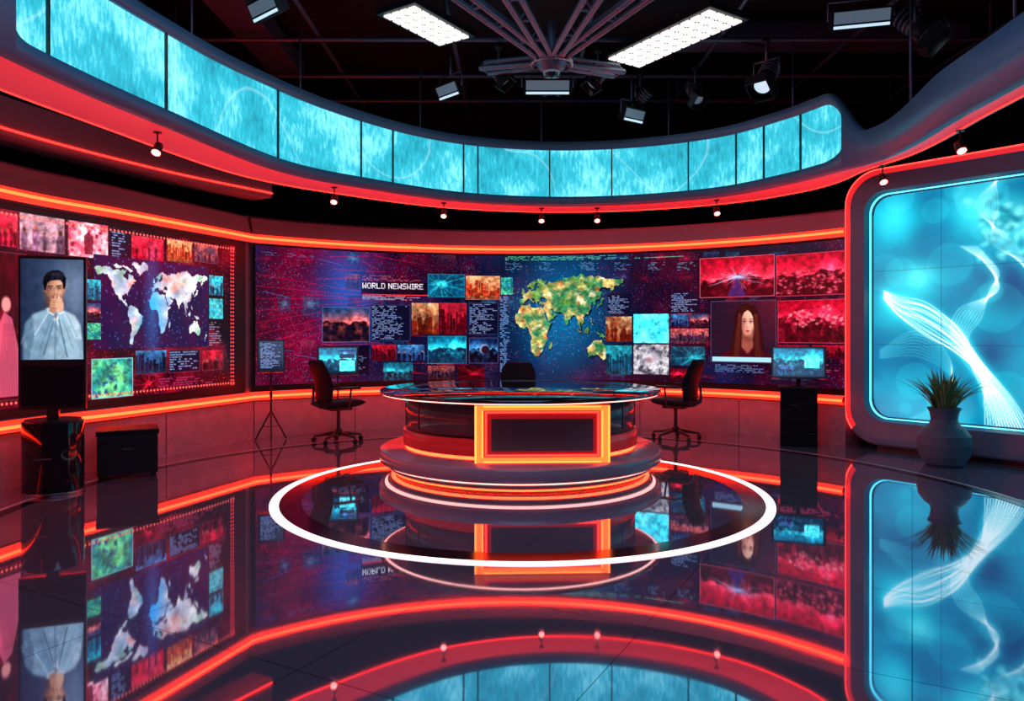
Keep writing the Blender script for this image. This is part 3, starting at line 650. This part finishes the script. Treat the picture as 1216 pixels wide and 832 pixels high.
# ================================================================= ROOM SHELL
def plane_box(name,c,s,m):
    b=B(name); b.box(c,s,m); return b.finish()
def floor_mat():
    m=bpy.data.materials.new('polished_floor'); m.use_nodes=True; nt=m.node_tree; b=nt.nodes['Principled BSDF']; N=nt.nodes; Lk=nt.links
    tc=N.new('ShaderNodeTexCoord'); mp=N.new('ShaderNodeMapping'); mp.inputs['Rotation'].default_value=(0,0,.5); Lk.new(tc.outputs['Object'],mp.inputs[0])
    br=N.new('ShaderNodeTexBrick'); br.offset=0; br.inputs['Scale'].default_value=1; br.inputs['Brick Width'].default_value=1.2; br.inputs['Row Height'].default_value=1.2; br.inputs['Mortar Size'].default_value=.0035; br.inputs['Mortar Smooth'].default_value=.2
    br.inputs['Color1'].default_value=(.40,.45,.58,1); br.inputs['Color2'].default_value=(.42,.47,.60,1); br.inputs['Mortar'].default_value=(.13,.14,.20,1)
    Lk.new(mp.outputs[0],br.inputs[0])
    nz=N.new('ShaderNodeTexNoise'); nz.inputs['Scale'].default_value=1.6; nz.inputs['Detail'].default_value=5; Lk.new(tc.outputs['Object'],nz.inputs[0])
    mr=N.new('ShaderNodeMapRange'); mr.inputs[3].default_value=.01; mr.inputs[4].default_value=.055; Lk.new(nz.outputs['Fac'],mr.inputs[0]); Lk.new(mr.outputs[0],b.inputs['Roughness'])
    Lk.new(br.outputs['Color'],b.inputs['Base Color']); b.inputs['IOR'].default_value=2.2
    b.inputs['Metallic'].default_value=.80
    return m
M_floor=floor_mat()
plane_box('floor',(.5,5,-.05),(17,18,.1),M_floor)
plane_box('ceiling',(.5,5,5.95),(17,18,.1),M_blackwall)
plane_box('wall_outer_back',(.5,13.6,2.95),(17,.1,5.9),M_blackwall)
plane_box('wall_outer_left',(-7.6,5,2.95),(.1,17,5.9),M_blackwall)
plane_box('wall_outer_right',(8.6,5,2.95),(.1,17,5.9),M_blackwall)
plane_box('wall_outer_front',(.5,-3.6,2.95),(17,.1,5.9),M_blackwall)
def ring(name,c,r0,r1,z0,z1,m,seg=160):
    b=B(name); b.lathe([(r0,z0),(r0,z1),(r1,z1),(r1,z0),(r0,z0)],m,seg=seg,smooth=False); return b.finish(loc=(c[0],c[1],0))
M_inlay=mat('black_inlay',(.006,.006,.009),.12)
M_inlay2=mat('steel_inlay',(.45,.42,.48),.3,.3)
RC=(.09,7.0)
ring('floor_led_ring',RC,2.21,2.29,0,.006,M_white)
ring('floor_inlay_ring',RC,2.02,2.21,0,.004,M_inlay)
ring('floor_inlay_ring',(.1,6.5),4.42,4.46,0,.003,M_inlay2)
ring('floor_inlay_ring',(.1,6.5),4.30,4.40,0,.003,M_inlay)

# ================================================================= DESK
b=B('round_news_desk')
R=1.55
b.lathe([(0,0),(1.38,0),(1.38,.03)],M_deskgrey,seg=128)
b.lathe([(1.38,.03),(1.42,.03),(1.42,.045),(1.38,.045)],M_basestrip,seg=128)
b.lathe([(1.38,.045),(1.44,.05),(1.46,.075),(1.46,.095),(1.42,.10)],M_deskgrey,seg=128)
b.lathe([(1.42,.10),(1.49,.102),(1.49,.115),(1.44,.117)],M_pink,seg=128)
b.lathe([(1.44,.117),(1.53,.122),(R,.142),(R,.24),(1.53,.256),(0,.256)],M_plat,seg=128)
bx,by=1.27,1.10
def eb(prof,m,**k): b.lathe(prof,m,seg=128,sx=bx,sy=by,**k)
eb([(1.0,.256),(1.0,.285)],M_basestrip)
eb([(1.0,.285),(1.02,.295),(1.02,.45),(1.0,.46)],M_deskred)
eb([(1.0,.46),(.985,.47),(.985,.48)],M_black)
eb([(.985,.48),(1.0,.49),(1.0,.80),(.9,.82)],M_deskgrey)
b.lathe([(0,.82),(1.40,.82),(1.50,.835)],M_deskgrey,seg=128)
b.lathe([(1.50,.838),(1.52,.839),(1.52,.846),(1.50,.847)],M_pink,seg=128)
b.lathe([(1.50,.85),(1.54,.852),(R,.862),(R,.876),(1.54,.885),(0,.885)],M_glass,seg=128)
b.lathe([(1.30,.8855),(1.30,.887),(1.31,.887),(1.31,.8855)],M_steel,seg=128,smooth=False)
for k in range(16):
    a=2*math.pi*(k+.5)/16; 
    if 3.9<a<5.6: continue
    b.box((bx*1.0*math.cos(a),by*1.0*math.sin(a),.65),(.012,.012,.30),M_black,rot=(0,0,a))
cxp=.20; wy=-by-.02; PW=1.30; PHt=.545; zc=.257+PHt/2
Mx=Matrix.Translation((cxp,wy,zc))@Matrix.Rotation(D(2),4,'Z')
b.box((0,.12,0),(PW,.30,PHt),M_deskgrey,M=Mx)
fw=.085
for sx_ in(-1,1):
    b.box((sx_*(PW/2-fw/2),-.045,0),(fw,.05,PHt),M_yel,M=Mx)
    b.box((sx_*(PW/2-.010),-.071,0),(.014,.006,PHt),M_yelcore,M=Mx); b.box((sx_*(PW/2-fw+.010),-.071,0),(.010,.006,PHt-.1),M_yelcore,M=Mx)
for sz_ in(-1,1):
    b.box((0,-.045,sz_*(PHt/2-.022)),(PW-2*fw,.05,.044),M_yel,M=Mx)
    b.box((0,-.071,sz_*(PHt/2-.008)),(PW-2*fw,.006,.010),M_yelcore,M=Mx)
iw=PW-2*fw-.03; ih=PHt-.115
for sx_ in(-1,1): b.box((sx_*(iw/2-.009),-.036,0),(.018,.03,ih),M_stripred,M=Mx)
for sz_ in(-1,1): b.box((0,-.036,sz_*(ih/2-.008)),(iw,.03,.016),M_stripred,M=Mx)
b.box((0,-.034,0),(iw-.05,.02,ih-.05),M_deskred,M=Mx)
b.box((0,-.046,-.01),(iw-.12,.012,ih-.12),M_deskgrey,M=Mx)
b.finish(loc=(.09,8.2,0))

# ================================================================= CHAIRS
def chair(loc,rz,arms=True,sc_=1.12):
    b=B('office_swivel_chair')
    for k in range(5):
        a=2*math.pi*k/5+.3; e=(.29*math.cos(a),.29*math.sin(a),.075)
        b.cyl((0,0,.12),e,.024,M_dsteel,r1=.014,seg=10)
        b.cyl((e[0]-.012,e[1]+.01,.03),(e[0]+.012,e[1]-.01,.03),.03,M_black,seg=14); b.cyl((e[0],e[1],.04),(e[0],e[1],.08),.009,M_black,seg=8)
    b.cyl((0,0,.09),(0,0,.16),.04,M_black); b.cyl((0,0,.16),(0,0,.40),.022,M_dsteel)
    b.box((0,0,.405),(.22,.26,.04),M_black)
    vs=[];fs=[];nu,nv=14,14
    for top in (1,0):
        for j in range(nv+1):
            for i in range(nu+1):
                x=(i/nu-.5)*2; y=(j/nv-.5)*2
                k=max(0,1-abs(x)**5)*max(0,1-abs(y)**5)
                X=x*.255*(1-.10*max(0,y)); Y=y*.255
                zb_=.455+.018*y*y*(1 if y>0 else -.8)+.012*x*x
                vs.append((X,Y,zb_+(.045 if top else -.04)*k**.5))
    S_=(nu+1)*(nv+1)
    for j in range(nv):
        for i in range(nu):
            q=j*(nu+1)+i; fs.append((q,q+1,q+nu+2,q+nu+1)); fs.append((S_+q,S_+q+nu+1,S_+q+nu+2,S_+q+1))
    b.add(vs,fs,M_leather,True)
    vs=[];fs=[];nu,nv=14,16
    for side in(1,0):
        for j in range(nv+1):
            for i in range(nu+1):
                x=(i/nu-.5)*2; t=j/nv; z=.49+.50*t
                k=max(0,1-abs(x)**6)*max(0,1-abs(2*t-1)**6)
                wdt=.235*(1-.12*(2*t-1)**2)*(1 if t<.8 else 1-.9*(t-.8))
                y=-.24-.07*t+.035*math.sin(math.pi*(t*1.3)) +.06*x*x
                vs.append((x*wdt,y+(.032 if side else -.032)*k**.5,z))
    S_=(nu+1)*(nv+1)
    for j in range(nv):
        for i in range(nu):
            q=j*(nu+1)+i; fs.append((q,q+nu+1,q+nu+2,q+1)); fs.append((S_+q,S_+q+1,S_+q+nu+2,S_+q+nu+1))
    b.add(vs,fs,M_leather,True)
    b.tube([(0,-.10,.41),(0,-.24,.43),(0,-.32,.50),(0,-.31,.68)],.018,M_dsteel)
    if arms:
        for s_ in(-1,1):
            b.tube([(s_*.20,0,.42),(s_*.285,0,.45),(s_*.295,.02,.62),(s_*.295,.02,.65)],.013,M_dsteel)
            b.box((s_*.295,.0,.66),(.055,.27,.03),M_black)
            b.tube([(s_*.295,-.12,.655),(s_*.21,-.25,.66)],.013,M_black)
    o=b.finish(loc=loc,rz=rz,bevel=.004); o.scale=(sc_,)*3; return o
chair((-2.38,10.05,0),D(-52),True,1.15); chair((2.30,10.30,0),D(56),True,1.15); chair((.09,10.35,0),D(180),True,1.08)

# ================================================================= MONITORS / STANDS
def small_screen(name,w_,h_,kinds,ppm=260):
    W=int(w_*ppm);H=int(h_*ppm); im=np.zeros((H,W,3))+c3(20,22,34)
    for (x0,y0,x1,y1,k) in kinds:
        a,b_,c,d=int(x0*W),int(y0*H),int(x1*W),int(y1*H); im[b_:d,a:c]=thumb(d-b_,c-a,k)
    return im
def place_img(name,im,w_,h_,parent,M,mt):
    H,W=im.shape[:2]; x=np.linspace(-w_/2,w_/2,W); z=np.linspace(h_/2,-h_/2,H)
    X=np.repeat(x[None],H,0); Z=np.repeat(z[:,None],W,1)
    o=grid_screen(name,X,0*X,Z,im,mt); o.parent=parent; o.matrix_local=M; return o
M_scr3=screen_mat('monitor_image',2.0,.1)
def monitor_stand(loc,rz,w_,h_,zc,tilt,kinds,base='pole',name='monitor_on_stand'):
    b=B(name); Mx=Matrix.Translation((0,0,zc))@Matrix.Rotation(tilt,4,'X')
    b.box((0,.02,0),(w_+.04,.035,h_+.04),M_black,M=Mx)
    b.box((0,.045,0),(w_*.4,.03,h_*.4),M_black,M=Mx)
    if base=='pole':
        b.cyl((0,.07,.02),(0,.07,zc),.014,M_dsteel,seg=10); b.cyl((0,.07,0),(0,.07,.02),.16,M_black,seg=24); b.cyl((0,.07,zc-.1),(0,.05,zc),.025,M_black,seg=10)
    if base=='tripod':
        b.cyl((0,.07,.25),(0,.07,zc),.014,M_black,seg=10); b.cyl((0,.07,.6),(0,.07,.68),.022,M_black,seg=10)
        for k in range(3):
            a=2*math.pi*k/3+.5; b.cyl((0,.07,.42),(.24*math.cos(a),.07+.24*math.sin(a),.01),.012,M_black,seg=8); b.cyl((0,.07,.2),(.12*math.cos(a),.07+.12*math.sin(a),.2),.006,M_black,seg=6)
        b.box((0,-.03,-h_/2-.02),(w_,.06,.012),M_black,M=Mx)
    if base=='pedestal':
        b.box((0,.08,.38),(.46,.40,.76),M_blackg); b.box((0,.08,.02),(.42,.36,.04),M_black); b.box((0,.08,.775),(.50,.44,.03),M_black)
        b.cyl((0,.10,.79),(0,.06,zc-.05),.03,M_black,seg=12); b.cyl((0,.08,.79),(0,.08,.805),.10,M_black,seg=20)
        for k in range(3): b.box((0,-.122,.18+.2*k),(.40,.004,.004),M_black)
        b.box((-.05,-.123,.55),(.12,.003,.010),M_dsteel)
    o=b.finish(loc=loc,rz=rz,bevel=.004)
    place_img('screen',small_screen('s',w_,h_,kinds),w_,h_,o,Mx@Matrix.Translation((0,-.001,0)),M_scr3)
    return o
monitor_stand((-2.58,10.85,0),D(12),.56,.40,1.09,D(-14),[(.03,.05,.97,.93,'teal'),(.55,.1,.94,.42,'navy'),(.55,.5,.94,.9,'cyan')])
monitor_stand((-3.32,10.1,0),D(20),.32,.42,1.18,D(-14),[(.06,.05,.94,.95,'text')],base='tripod',name='teleprompter_on_tripod')
monitor_stand((3.80,9.72,0),D(-20),.64,.40,1.11,D(-16),[(.03,.05,.97,.95,'teal'),(.62,.3,.9,.7,'cyan'),(.12,.6,.4,.9,'navy:people')],base='pedestal',name='monitor_on_pedestal')

def man(W,H):
    im=np.zeros((H,W,3)); yy,xx=np.mgrid[0:H,0:W]; v=yy/H; u=xx/W
    im[:]=lerp(c3(30,42,66),c3(112,128,154),np.clip(.2+.7*np.exp(-((u-.85)/.35)**2-((v-.3)/.4)**2),0,1))
    im=lerp(im,c3(26,30,50),np.clip(.7-u*2.2,0,1)*.7)
    P=lambda L,c,al=1.: fillpoly(im,[(x*W,y*H) for x,y in L],c3(*c),al)
    def E(cx,cy,rx,ry,c,soft=.12,ang=0,al=1.): ellipse(im,cx*W,cy*H,rx*W,ry*W,c3(*c),soft,ang,al)
    def Ln(x0,y0,x1,y1,w_,c,al=1.): line(im,x0*W,y0*H,x1*W,y1*H,w_*W,c3(*c),al)
    sh=(140,166,186); shd=(78,102,126); shl=(200,220,232)
    P([(.04,1),(.03,.80),(.07,.64),(.20,.545),(.40,.50),(.66,.50),(.86,.56),(.95,.66),(.99,.82),(1,1)],sh)
    P([(.04,1),(.03,.80),(.07,.64),(.18,.56),(.22,.75),(.20,1)],shd,.7); P([(.7,.52),(.86,.56),(.95,.66),(.98,.8),(.9,.8),(.8,.62)],shl,.8)
    for k in range(40):
        x=.06+.88*rng.rand(); y=.58+.40*rng.rand(); Ln(x,y,x+.16*(rng.rand()-.5),y+.08,.022,shd if k%2 else shl,.4)
    im=softblur(im,2.2)
    P([(.42,.40),(.64,.40),(.65,.53),(.55,.60),(.44,.53)],(128,86,72)); E(.54,.455,.12,.07,(74,46,42),.8,0,.7)
    P([(.40,.49),(.46,.48),(.55,.60),(.50,.66)],shl); P([(.68,.48),(.62,.49),(.55,.60),(.60,.67)],shl); Ln(.55,.60,.54,1,.012,shd)
    E(.388,.315,.024,.042,(146,96,80)); E(.683,.31,.022,.042,(186,130,108))
    P([(.395,.30),(.40,.24),(.44,.195),(.53,.18),(.62,.19),(.665,.235),(.675,.30),(.665,.35),(.635,.395),(.585,.428),(.53,.43),(.475,.41),(.42,.37),(.40,.335)],(196,142,118))
    im=softblur(im,1.4)
    E(.425,.31,.045,.20,(104,66,56),.95,0,.8); E(.61,.25,.09,.07,(228,182,156),.95,0,.7); E(.625,.325,.035,.06,(230,176,150),.95,0,.6); E(.66,.36,.025,.08,(150,100,84),.9,.2,.5); E(.54,.40,.11,.07,(92,62,56),.9,0,.65)
    P([(.375,.31),(.35,.24),(.365,.18),(.42,.135),(.50,.112),(.60,.11),(.67,.135),(.715,.19),(.71,.26),(.69,.30),(.67,.29),(.662,.235),(.62,.205),(.54,.21),(.47,.215),(.42,.24),(.405,.28),(.395,.315)],(14,13,20))
    for k in range(40):
        a=rng.rand(); Ln(.38+.30*a,.22-.02*rng.rand(),.42+.27*a,.125+.03*rng.rand(),.008,(54,52,68),.35)
    E(.57,.145,.09,.03,(70,70,88),.95,0,.5)
    for ex,dy_ in((.47,.003),(.605,-.003)):
        E(ex,.291+dy_,.05,.03,(110,70,60),.8,0,.6); Ln(ex-.046,.272+dy_,ex+.043,.264+dy_,.018,(34,22,22),.85); E(ex,.294+dy_,.026,.009,(200,188,182),.4); E(ex,.293+dy_,.012,.011,(24,15,15),.3); Ln(ex-.03,.287+dy_,ex+.03,.286+dy_,.009,(30,18,18),.9); E(ex+.005,.291+dy_,.003,.003,(240,240,240),.4)
    E(.528,.322,.014,.055,(134,88,74),.9,0,.6); E(.553,.318,.010,.055,(236,190,166),.9,0,.6); E(.545,.347,.032,.013,(132,84,72),.6,0,.7); E(.55,.340,.014,.012,(226,176,152),.8,0,.6)
    Ln(.50,.374,.59,.371,.012,(104,44,44),.9); E(.545,.383,.036,.010,(160,96,86),.6,0,.6)
    P([(.16,.92),(.24,.72),(.40,.56),(.50,.47),(.58,.51),(.50,.62),(.42,.78),(.34,1),(.14,1)],(122,150,172)); Ln(.22,.76,.46,.51,.025,shl,.6); Ln(.36,.96,.52,.61,.02,shd,.9); Ln(.30,.90,.46,.62,.012,shd,.6)
    P([(.92,.92),(.88,.76),(.76,.60),(.64,.47),(.55,.50),(.62,.62),(.70,.80),(.74,1),(.95,1)],(156,184,202)); Ln(.74,.98,.60,.60,.02,shd,.9); Ln(.88,.80,.68,.52,.025,shl,.6); Ln(.84,.9,.66,.6,.012,shd,.5)
    im=softblur(im,.9)
    P([(.455,.525),(.46,.43),(.50,.395),(.565,.40),(.59,.44),(.56,.52),(.50,.55)],(186,132,110)); P([(.67,.52),(.68,.44),(.65,.395),(.59,.39),(.555,.42),(.56,.50),(.62,.54)],(212,158,134))
    E(.50,.49,.05,.05,(140,92,78),.9,0,.5); E(.64,.48,.03,.06,(232,184,160),.9,0,.5)
    for k in range(4):
        y=.398+.022*k; E(.60-.004*k,y,.055,.017,(226,176,150),.3,-.35); Ln(.555,y+.012,.645,y+.004,.006,(120,72,60),.8)
        E(.505,y+.006,.042,.016,(196,144,120),.3,.4); Ln(.465,y+.010,.54,y+.018,.006,(108,66,56),.7)
    E(.545,.387,.018,.045,(206,154,130),.3,.1); E(.60,.385,.017,.042,(220,170,146),.3,-.15)
    Ln(.45,.53,.52,.555,.03,shl); Ln(.60,.545,.69,.525,.03,shl)
    im=softblur(im,.7)
    t=fbm(H,W,14,4,.6); im=im*(.84+.32*t)[...,None]
    return np.clip(im,0,1)
b=B('freestanding_portrait_display')
b.cyl((0,0,0),(0,0,.03),.262,M_steel,seg=48); b.cyl((0,0,.03),(0,0,.67),.255,M_blackg,seg=48); b.cyl((0,0,.67),(0,0,.69),.235,M_black,seg=48)
b.box((0,0,.74),(.10,.06,.12),M_black)
b.box((0,.0,1.50),(.55,.06,1.44),M_black); b.box((0,-.032,1.00),(.50,.006,.38),M_blackg)
b.box((-.03,-.257,.35),(.14,.004,.012),M_steel)
fd=b.finish(loc=(-4.32,6.9,0),rz=D(20),bevel=.006)
place_img('portrait_image',man(190,350),.51,.94,fd,Matrix.Translation((0,-.034,1.72)),screen_mat('portrait_screen',1.2,.1))

b=B('black_equipment_case'); b.box((0,0,.24),(.56,.50,.40),M_black); b.box((0,0,.47),(.58,.52,.05),M_leather)
for sx_ in(-1,1):
    for sy_ in(-1,1): b.box((sx_*.24,sy_*.21,.02),(.05,.05,.04),M_black)
b.box((0,-.252,.30),(.10,.008,.018),M_dsteel)
b.finish(loc=(-4.08,7.78,0),rz=D(28),bevel=.012)

# ================================================================= PLANT
b=B('potted_grass_plant')
pr=[(0,0),(.17,0),(.20,.02),(.26,.12),(.28,.24),(.265,.34),(.21,.42),(.15,.47),(.135,.52),(.15,.60),(.175,.645),(.165,.65),(.14,.60),(.0,.60)]
b.lathe(pr,M_pot,seg=48,mats=[M_pot]*12+[M_soil])
for k in range(260):
    a=rng.rand()*6.283; ln=.32+.26*rng.rand(); lean=.15+.90*rng.rand(); r0=.09*rng.rand(); wdt=.010+.010*rng.rand()
    ca,sa=math.cos(a),math.sin(a); vs=[]
    for j in range(7):
        t=j/6; rad=r0+ln*.74*lean*t*(.6+.4*t); z=.59+ln*(t-(.35*lean)*t*t); wj=wdt*(1-t)**.6
        vs+=[(rad*ca-sa*wj,rad*sa+ca*wj,z),(rad*ca,rad*sa,z-wj*.6),(rad*ca+sa*wj,rad*sa-ca*wj,z)]
    fs=[]
    for j in range(6):
        for q in(0,1): fs.append((3*j+q,3*j+q+1,3*j+q+4,3*j+q+3))
    b.add(vs,fs,M_leaf if rng.rand()<.65 else M_leaf2,True)
b.finish(loc=(4.92,8.34,0),merge=False)

# ================================================================= CEILING RIG
TOP=5.36
def W3(px,py,z): 
    y=(z-CZ)*F/(H0-py); return Vector(((px-CX)/F*y,y,z))
b=B('ceiling_truss_hub')
hub=W3(655,76,4.85)
b.lathe([(.0,-.10),(.10,-.10),(.16,-.06),(.20,0),(.20,.06),(.12,.12),(0,.12)],M_truss,c=tuple(hub),seg=32)
b.lathe([(.24,-.02),(.27,-.02),(.27,.02),(.24,.02),(.24,-.02)],M_steel,c=tuple(hub),seg=40)
for k in range(6):
    a=k*math.pi/3; b.cyl(hub+Vector((.18*math.cos(a),.18*math.sin(a),0)),hub+Vector((.26*math.cos(a),.26*math.sin(a),0)),.014,M_steel,seg=8)
b.lathe([(0,-.17),(.06,-.165),(.085,-.13),(.09,-.09)],M_blackg,c=tuple(hub),seg=24)
b.lathe([(.085,-.12),(.10,-.125),(.105,-.10)],M_lensdim,c=tuple(hub),seg=24)
b.cyl(hub+Vector((0,0,.1)),(hub.x,hub.y,TOP),.05,M_truss)
def beam(p,q,wd_=.20,r=.036):
    p=Vector(p);q=Vector(q); d=(q-p).normalized(); s_=d.cross(Vector((0,0,1))).normalized()*wd_/2; u_=Vector((0,0,.11))
    L_=(q-p).length; n_=int(L_/.45)
    for a in(-1,1): b.cyl(p+s_*a*.6,q+s_*a,r,M_truss,seg=10)
    b.cyl(p+u_,q+u_,r*.8,M_truss,seg=10)
    for k in range(n_+1):
        A=p+d*(L_*k/max(1,n_)); b.cyl(A-s_,A+s_,.014,M_truss,seg=6); b.cyl(A-s_,A+u_,.012,M_truss,seg=6); b.cyl(A+s_,A+u_,.012,M_truss,seg=6)
for (px,py,z) in ((500,-40,5.05),(575,-60,5.05),(740,-60,5.05),(800,-30,5.05),(575,84,4.95),(735,88,4.95),(655,112,5.0)):
    e=W3(px,py,z); d_=(e-hub).normalized(); beam(hub+d_*.2,e)
b.finish(merge=False)
b=B('lighting_grid_pipes')
for y in (5.6,7.0,8.4,9.8,11.2,12.4): b.cyl((-6.5,y,5.42),(7.5,y,5.42),.03,M_truss,seg=10)
for x in (-4.5,-2.6,-.8,1.0,2.8,4.6,6.4): b.cyl((x,4,5.49),(x,13,5.49),.03,M_truss,seg=10)
for x in (-4.5,-.8,2.8,6.4):
    for y in (5.6,9.8,12.4): b.cyl((x,y,5.42),(x,y,5.9),.02,M_truss,seg=8)
for k in range(5): b.tube([(x,y,5.60-.12*math.sin(t)) for x,y,t in [(-3+k*1.7+j*.2,7+k*.8+j*.12*(k-2),j*math.pi/10) for j in range(11)]],.012,M_black,seg=6)
b.box((-3.5,9.0,5.65),(.5,5,.25),M_truss); b.box((4.3,10.3,5.65),(4,.45,.25),M_truss)
b.finish(merge=False)
def gridpanel(px4,z):
    C=[W3(px,py,z) for px,py in px4]; b=B('led_grid_light_panel'); e1=C[1]-C[0]; e2=C[3]-C[0]
    L1,L2=e1.length,e2.length; ang=math.atan2(e1.y,e1.x); cen=(C[0]+C[1]+C[2]+C[3])/4
    b.box((0,0,.05),(L1+.08,L2+.08,.08),M_black)
    n1=max(3,int(L1/.15)); n2=4
    for i in range(n1):
        for j in range(n2): b.box(((i+.5)/n1*L1-L1/2,(j+.5)/n2*L2-L2/2,.002),(L1/n1*.76,L2/n2*.76,.02),M_grid)
    for s_ in(-1,1): b.cyl((s_*L1*.35,0,.09),(s_*L1*.35,0,TOP-z),.012,M_truss,seg=8)
    b.finish(loc=cen,rz=ang)
gridpanel([(463,22),(530,57),(548,42),(485,3)],5.15)
gridpanel([(730,68),(855,8),(872,26),(750,84)],5.15)
def spot(px,py,z,ax,el,s=1.,nm='studio_light_fixture',lens=M_lens):
    p=W3(px,py,z); b=B(nm)
    Mx=Matrix.Rotation(ax,4,'Z')@Matrix.Rotation(el,4,'X')
    b.cyl((0,.20*s,0),(0,-.10*s,0),.075*s,M_black,r1=.10*s,M=Mx); b.cyl((0,-.10*s,0),(0,-.14*s,0),.11*s,M_black,M=Mx); b.cyl((0,-.139*s,0),(0,-.145*s,0),.08*s,lens,M=Mx)
    for k in range(4): b.cyl((0,(.02+.045*k)*s,0),(0,(.035+.045*k)*s,0),.098*s,M_truss,M=Mx)
    for k,(cx,cz) in enumerate(((0,.13),(0,-.13),(.13,0),(-.13,0))):
        sz=(.22*s,.10*s,.006) if cx==0 else (.006,.10*s,.22*s)
        b.box((cx*s,-.19*s,cz*s),sz,M_black,rot=((.35 if cz>0 else -.35) if cx==0 else 0,0,0 if cx==0 else (-.35 if cx>0 else .35)),M=Mx)
    Mz=Matrix.Rotation(ax,4,'Z')
    b.tube([(-.135*s,0,0),(-.135*s,0,.17*s),(.135*s,0,.17*s),(.135*s,0,0)],.010*s,M_truss,M=Mz)
    b.cyl((0,0,.17*s),(0,0,TOP-z),.014*s,M_truss,seg=8)
    b.cyl((0,0,TOP-z-.07),(0,0,TOP-z),.05,M_black,seg=10)
    return b.finish(loc=p)
def barlight(px,py,z,ax,el,wd_=.55):
    p=W3(px,py,z); b=B('studio_light_fixture'); Mx=Matrix.Rotation(ax,4,'Z')@Matrix.Rotation(el,4,'X')  # bar-shaped light fixture, not a round spot
    b.box((0,0,0),(wd_,.14,.20),M_black,M=Mx); b.box((0,-.075,-.075),(wd_*.9,.008,.03),M_lens,M=Mx); b.box((0,-.073,.02),(wd_*.9,.006,.12),M_lensdim,M=Mx)
    for k in range(5): b.box((wd_*(k/4-.5)*.8,.08,0),(.012,.03,.18),M_truss,M=Mx)
    Mz=Matrix.Rotation(ax,4,'Z')
    b.tube([(-wd_*.53,0,0),(-wd_*.53,0,.20),(wd_*.53,0,.20),(wd_*.53,0,0)],.010,M_truss,M=Mz); b.cyl((0,0,.20),(0,0,TOP-z),.014,M_truss,seg=8)
    b.finish(loc=p)
barlight(650,103,4.7,0,.35,.62); barlight(535,106,4.9,-.8,.5,.45); barlight(750,136,4.72,.6,.4,.40); barlight(1022,22,4.9,-.25,.35,.62); barlight(318,8,4.95,-.7,.5,.5)
for (px,py,z,ax,el,s,ln) in ((910,92,4.85,-.8,.9,1.3,M_lens),(825,112,4.95,.4,.9,.9,M_lensdim),(1090,32,4.85,.9,.8,1.3,M_lens),(592,88,4.95,1.2,.9,.9,M_lensdim),(710,92,4.95,-1.2,.9,.9,M_lensdim),(760,118,4.95,-2.3,.6,1.,M_lensdim)):
    spot(px,py,z,ax,el,s,lens=ln)
PO=offset(P_halo,.30)
for px in (187,397,527,643,709,851,1048,1140):
    s,Y=hit(PO,px); X=(px-CX)/F*Y
    b=B('mini_spotlight'); b.cyl((0,0,.05),(0,0,.16),.008,M_black,seg=8); Mx=Matrix.Rotation(-.6,4,'X')
    b.cyl((0,0,.06),(0,0,-.05),.04,M_black,r1=.05,M=Mx); b.cyl((0,0,-.05),(0,0,-.056),.042,M_lensred,M=Mx); b.cyl((0,0,.155),(0,0,.165),.04,M_black)
    b.finish(loc=(X,Y,3.305))

# ================================================================= LIGHTS
def area(name,loc,rot,size,col,pw,sy=None):
    l=bpy.data.lights.new(name,'AREA'); l.energy=pw; l.color=col; l.size=size
    if sy: l.shape='RECTANGLE'; l.size_y=sy
    o=bpy.data.objects.new(name,l); o.location=loc; o.rotation_euler=rot; sc.collection.objects.link(o); return o
area('added_fill_light',(0,2.6,5.7),(0,0,0),4.0,(.40,.58,1),100,2.6)  # added fill lamp above the frame, lifts the floor tone
area('added_fill_light_desk',(0,6.2,5.7),(0,0,0),3.0,(.50,.66,1),30,1.6)  # second added fill, unseen, near the desk
w=bpy.data.worlds.new('World'); sc.world=w; w.use_nodes=True; w.node_tree.nodes['Background'].inputs[0].default_value=(.01,.014,.02,1); w.node_tree.nodes['Background'].inputs[1].default_value=.5

cam=bpy.data.cameras.new('Camera'); co=bpy.data.objects.new('Camera',cam); sc.collection.objects.link(co)
co.location=(0,0,CZ); co.rotation_euler=(D(90),0,0); cam.sensor_width=36; cam.sensor_fit='HORIZONTAL'; cam.lens=F/1216*36; cam.shift_y=-(416-H0)/1216
sc.camera=co
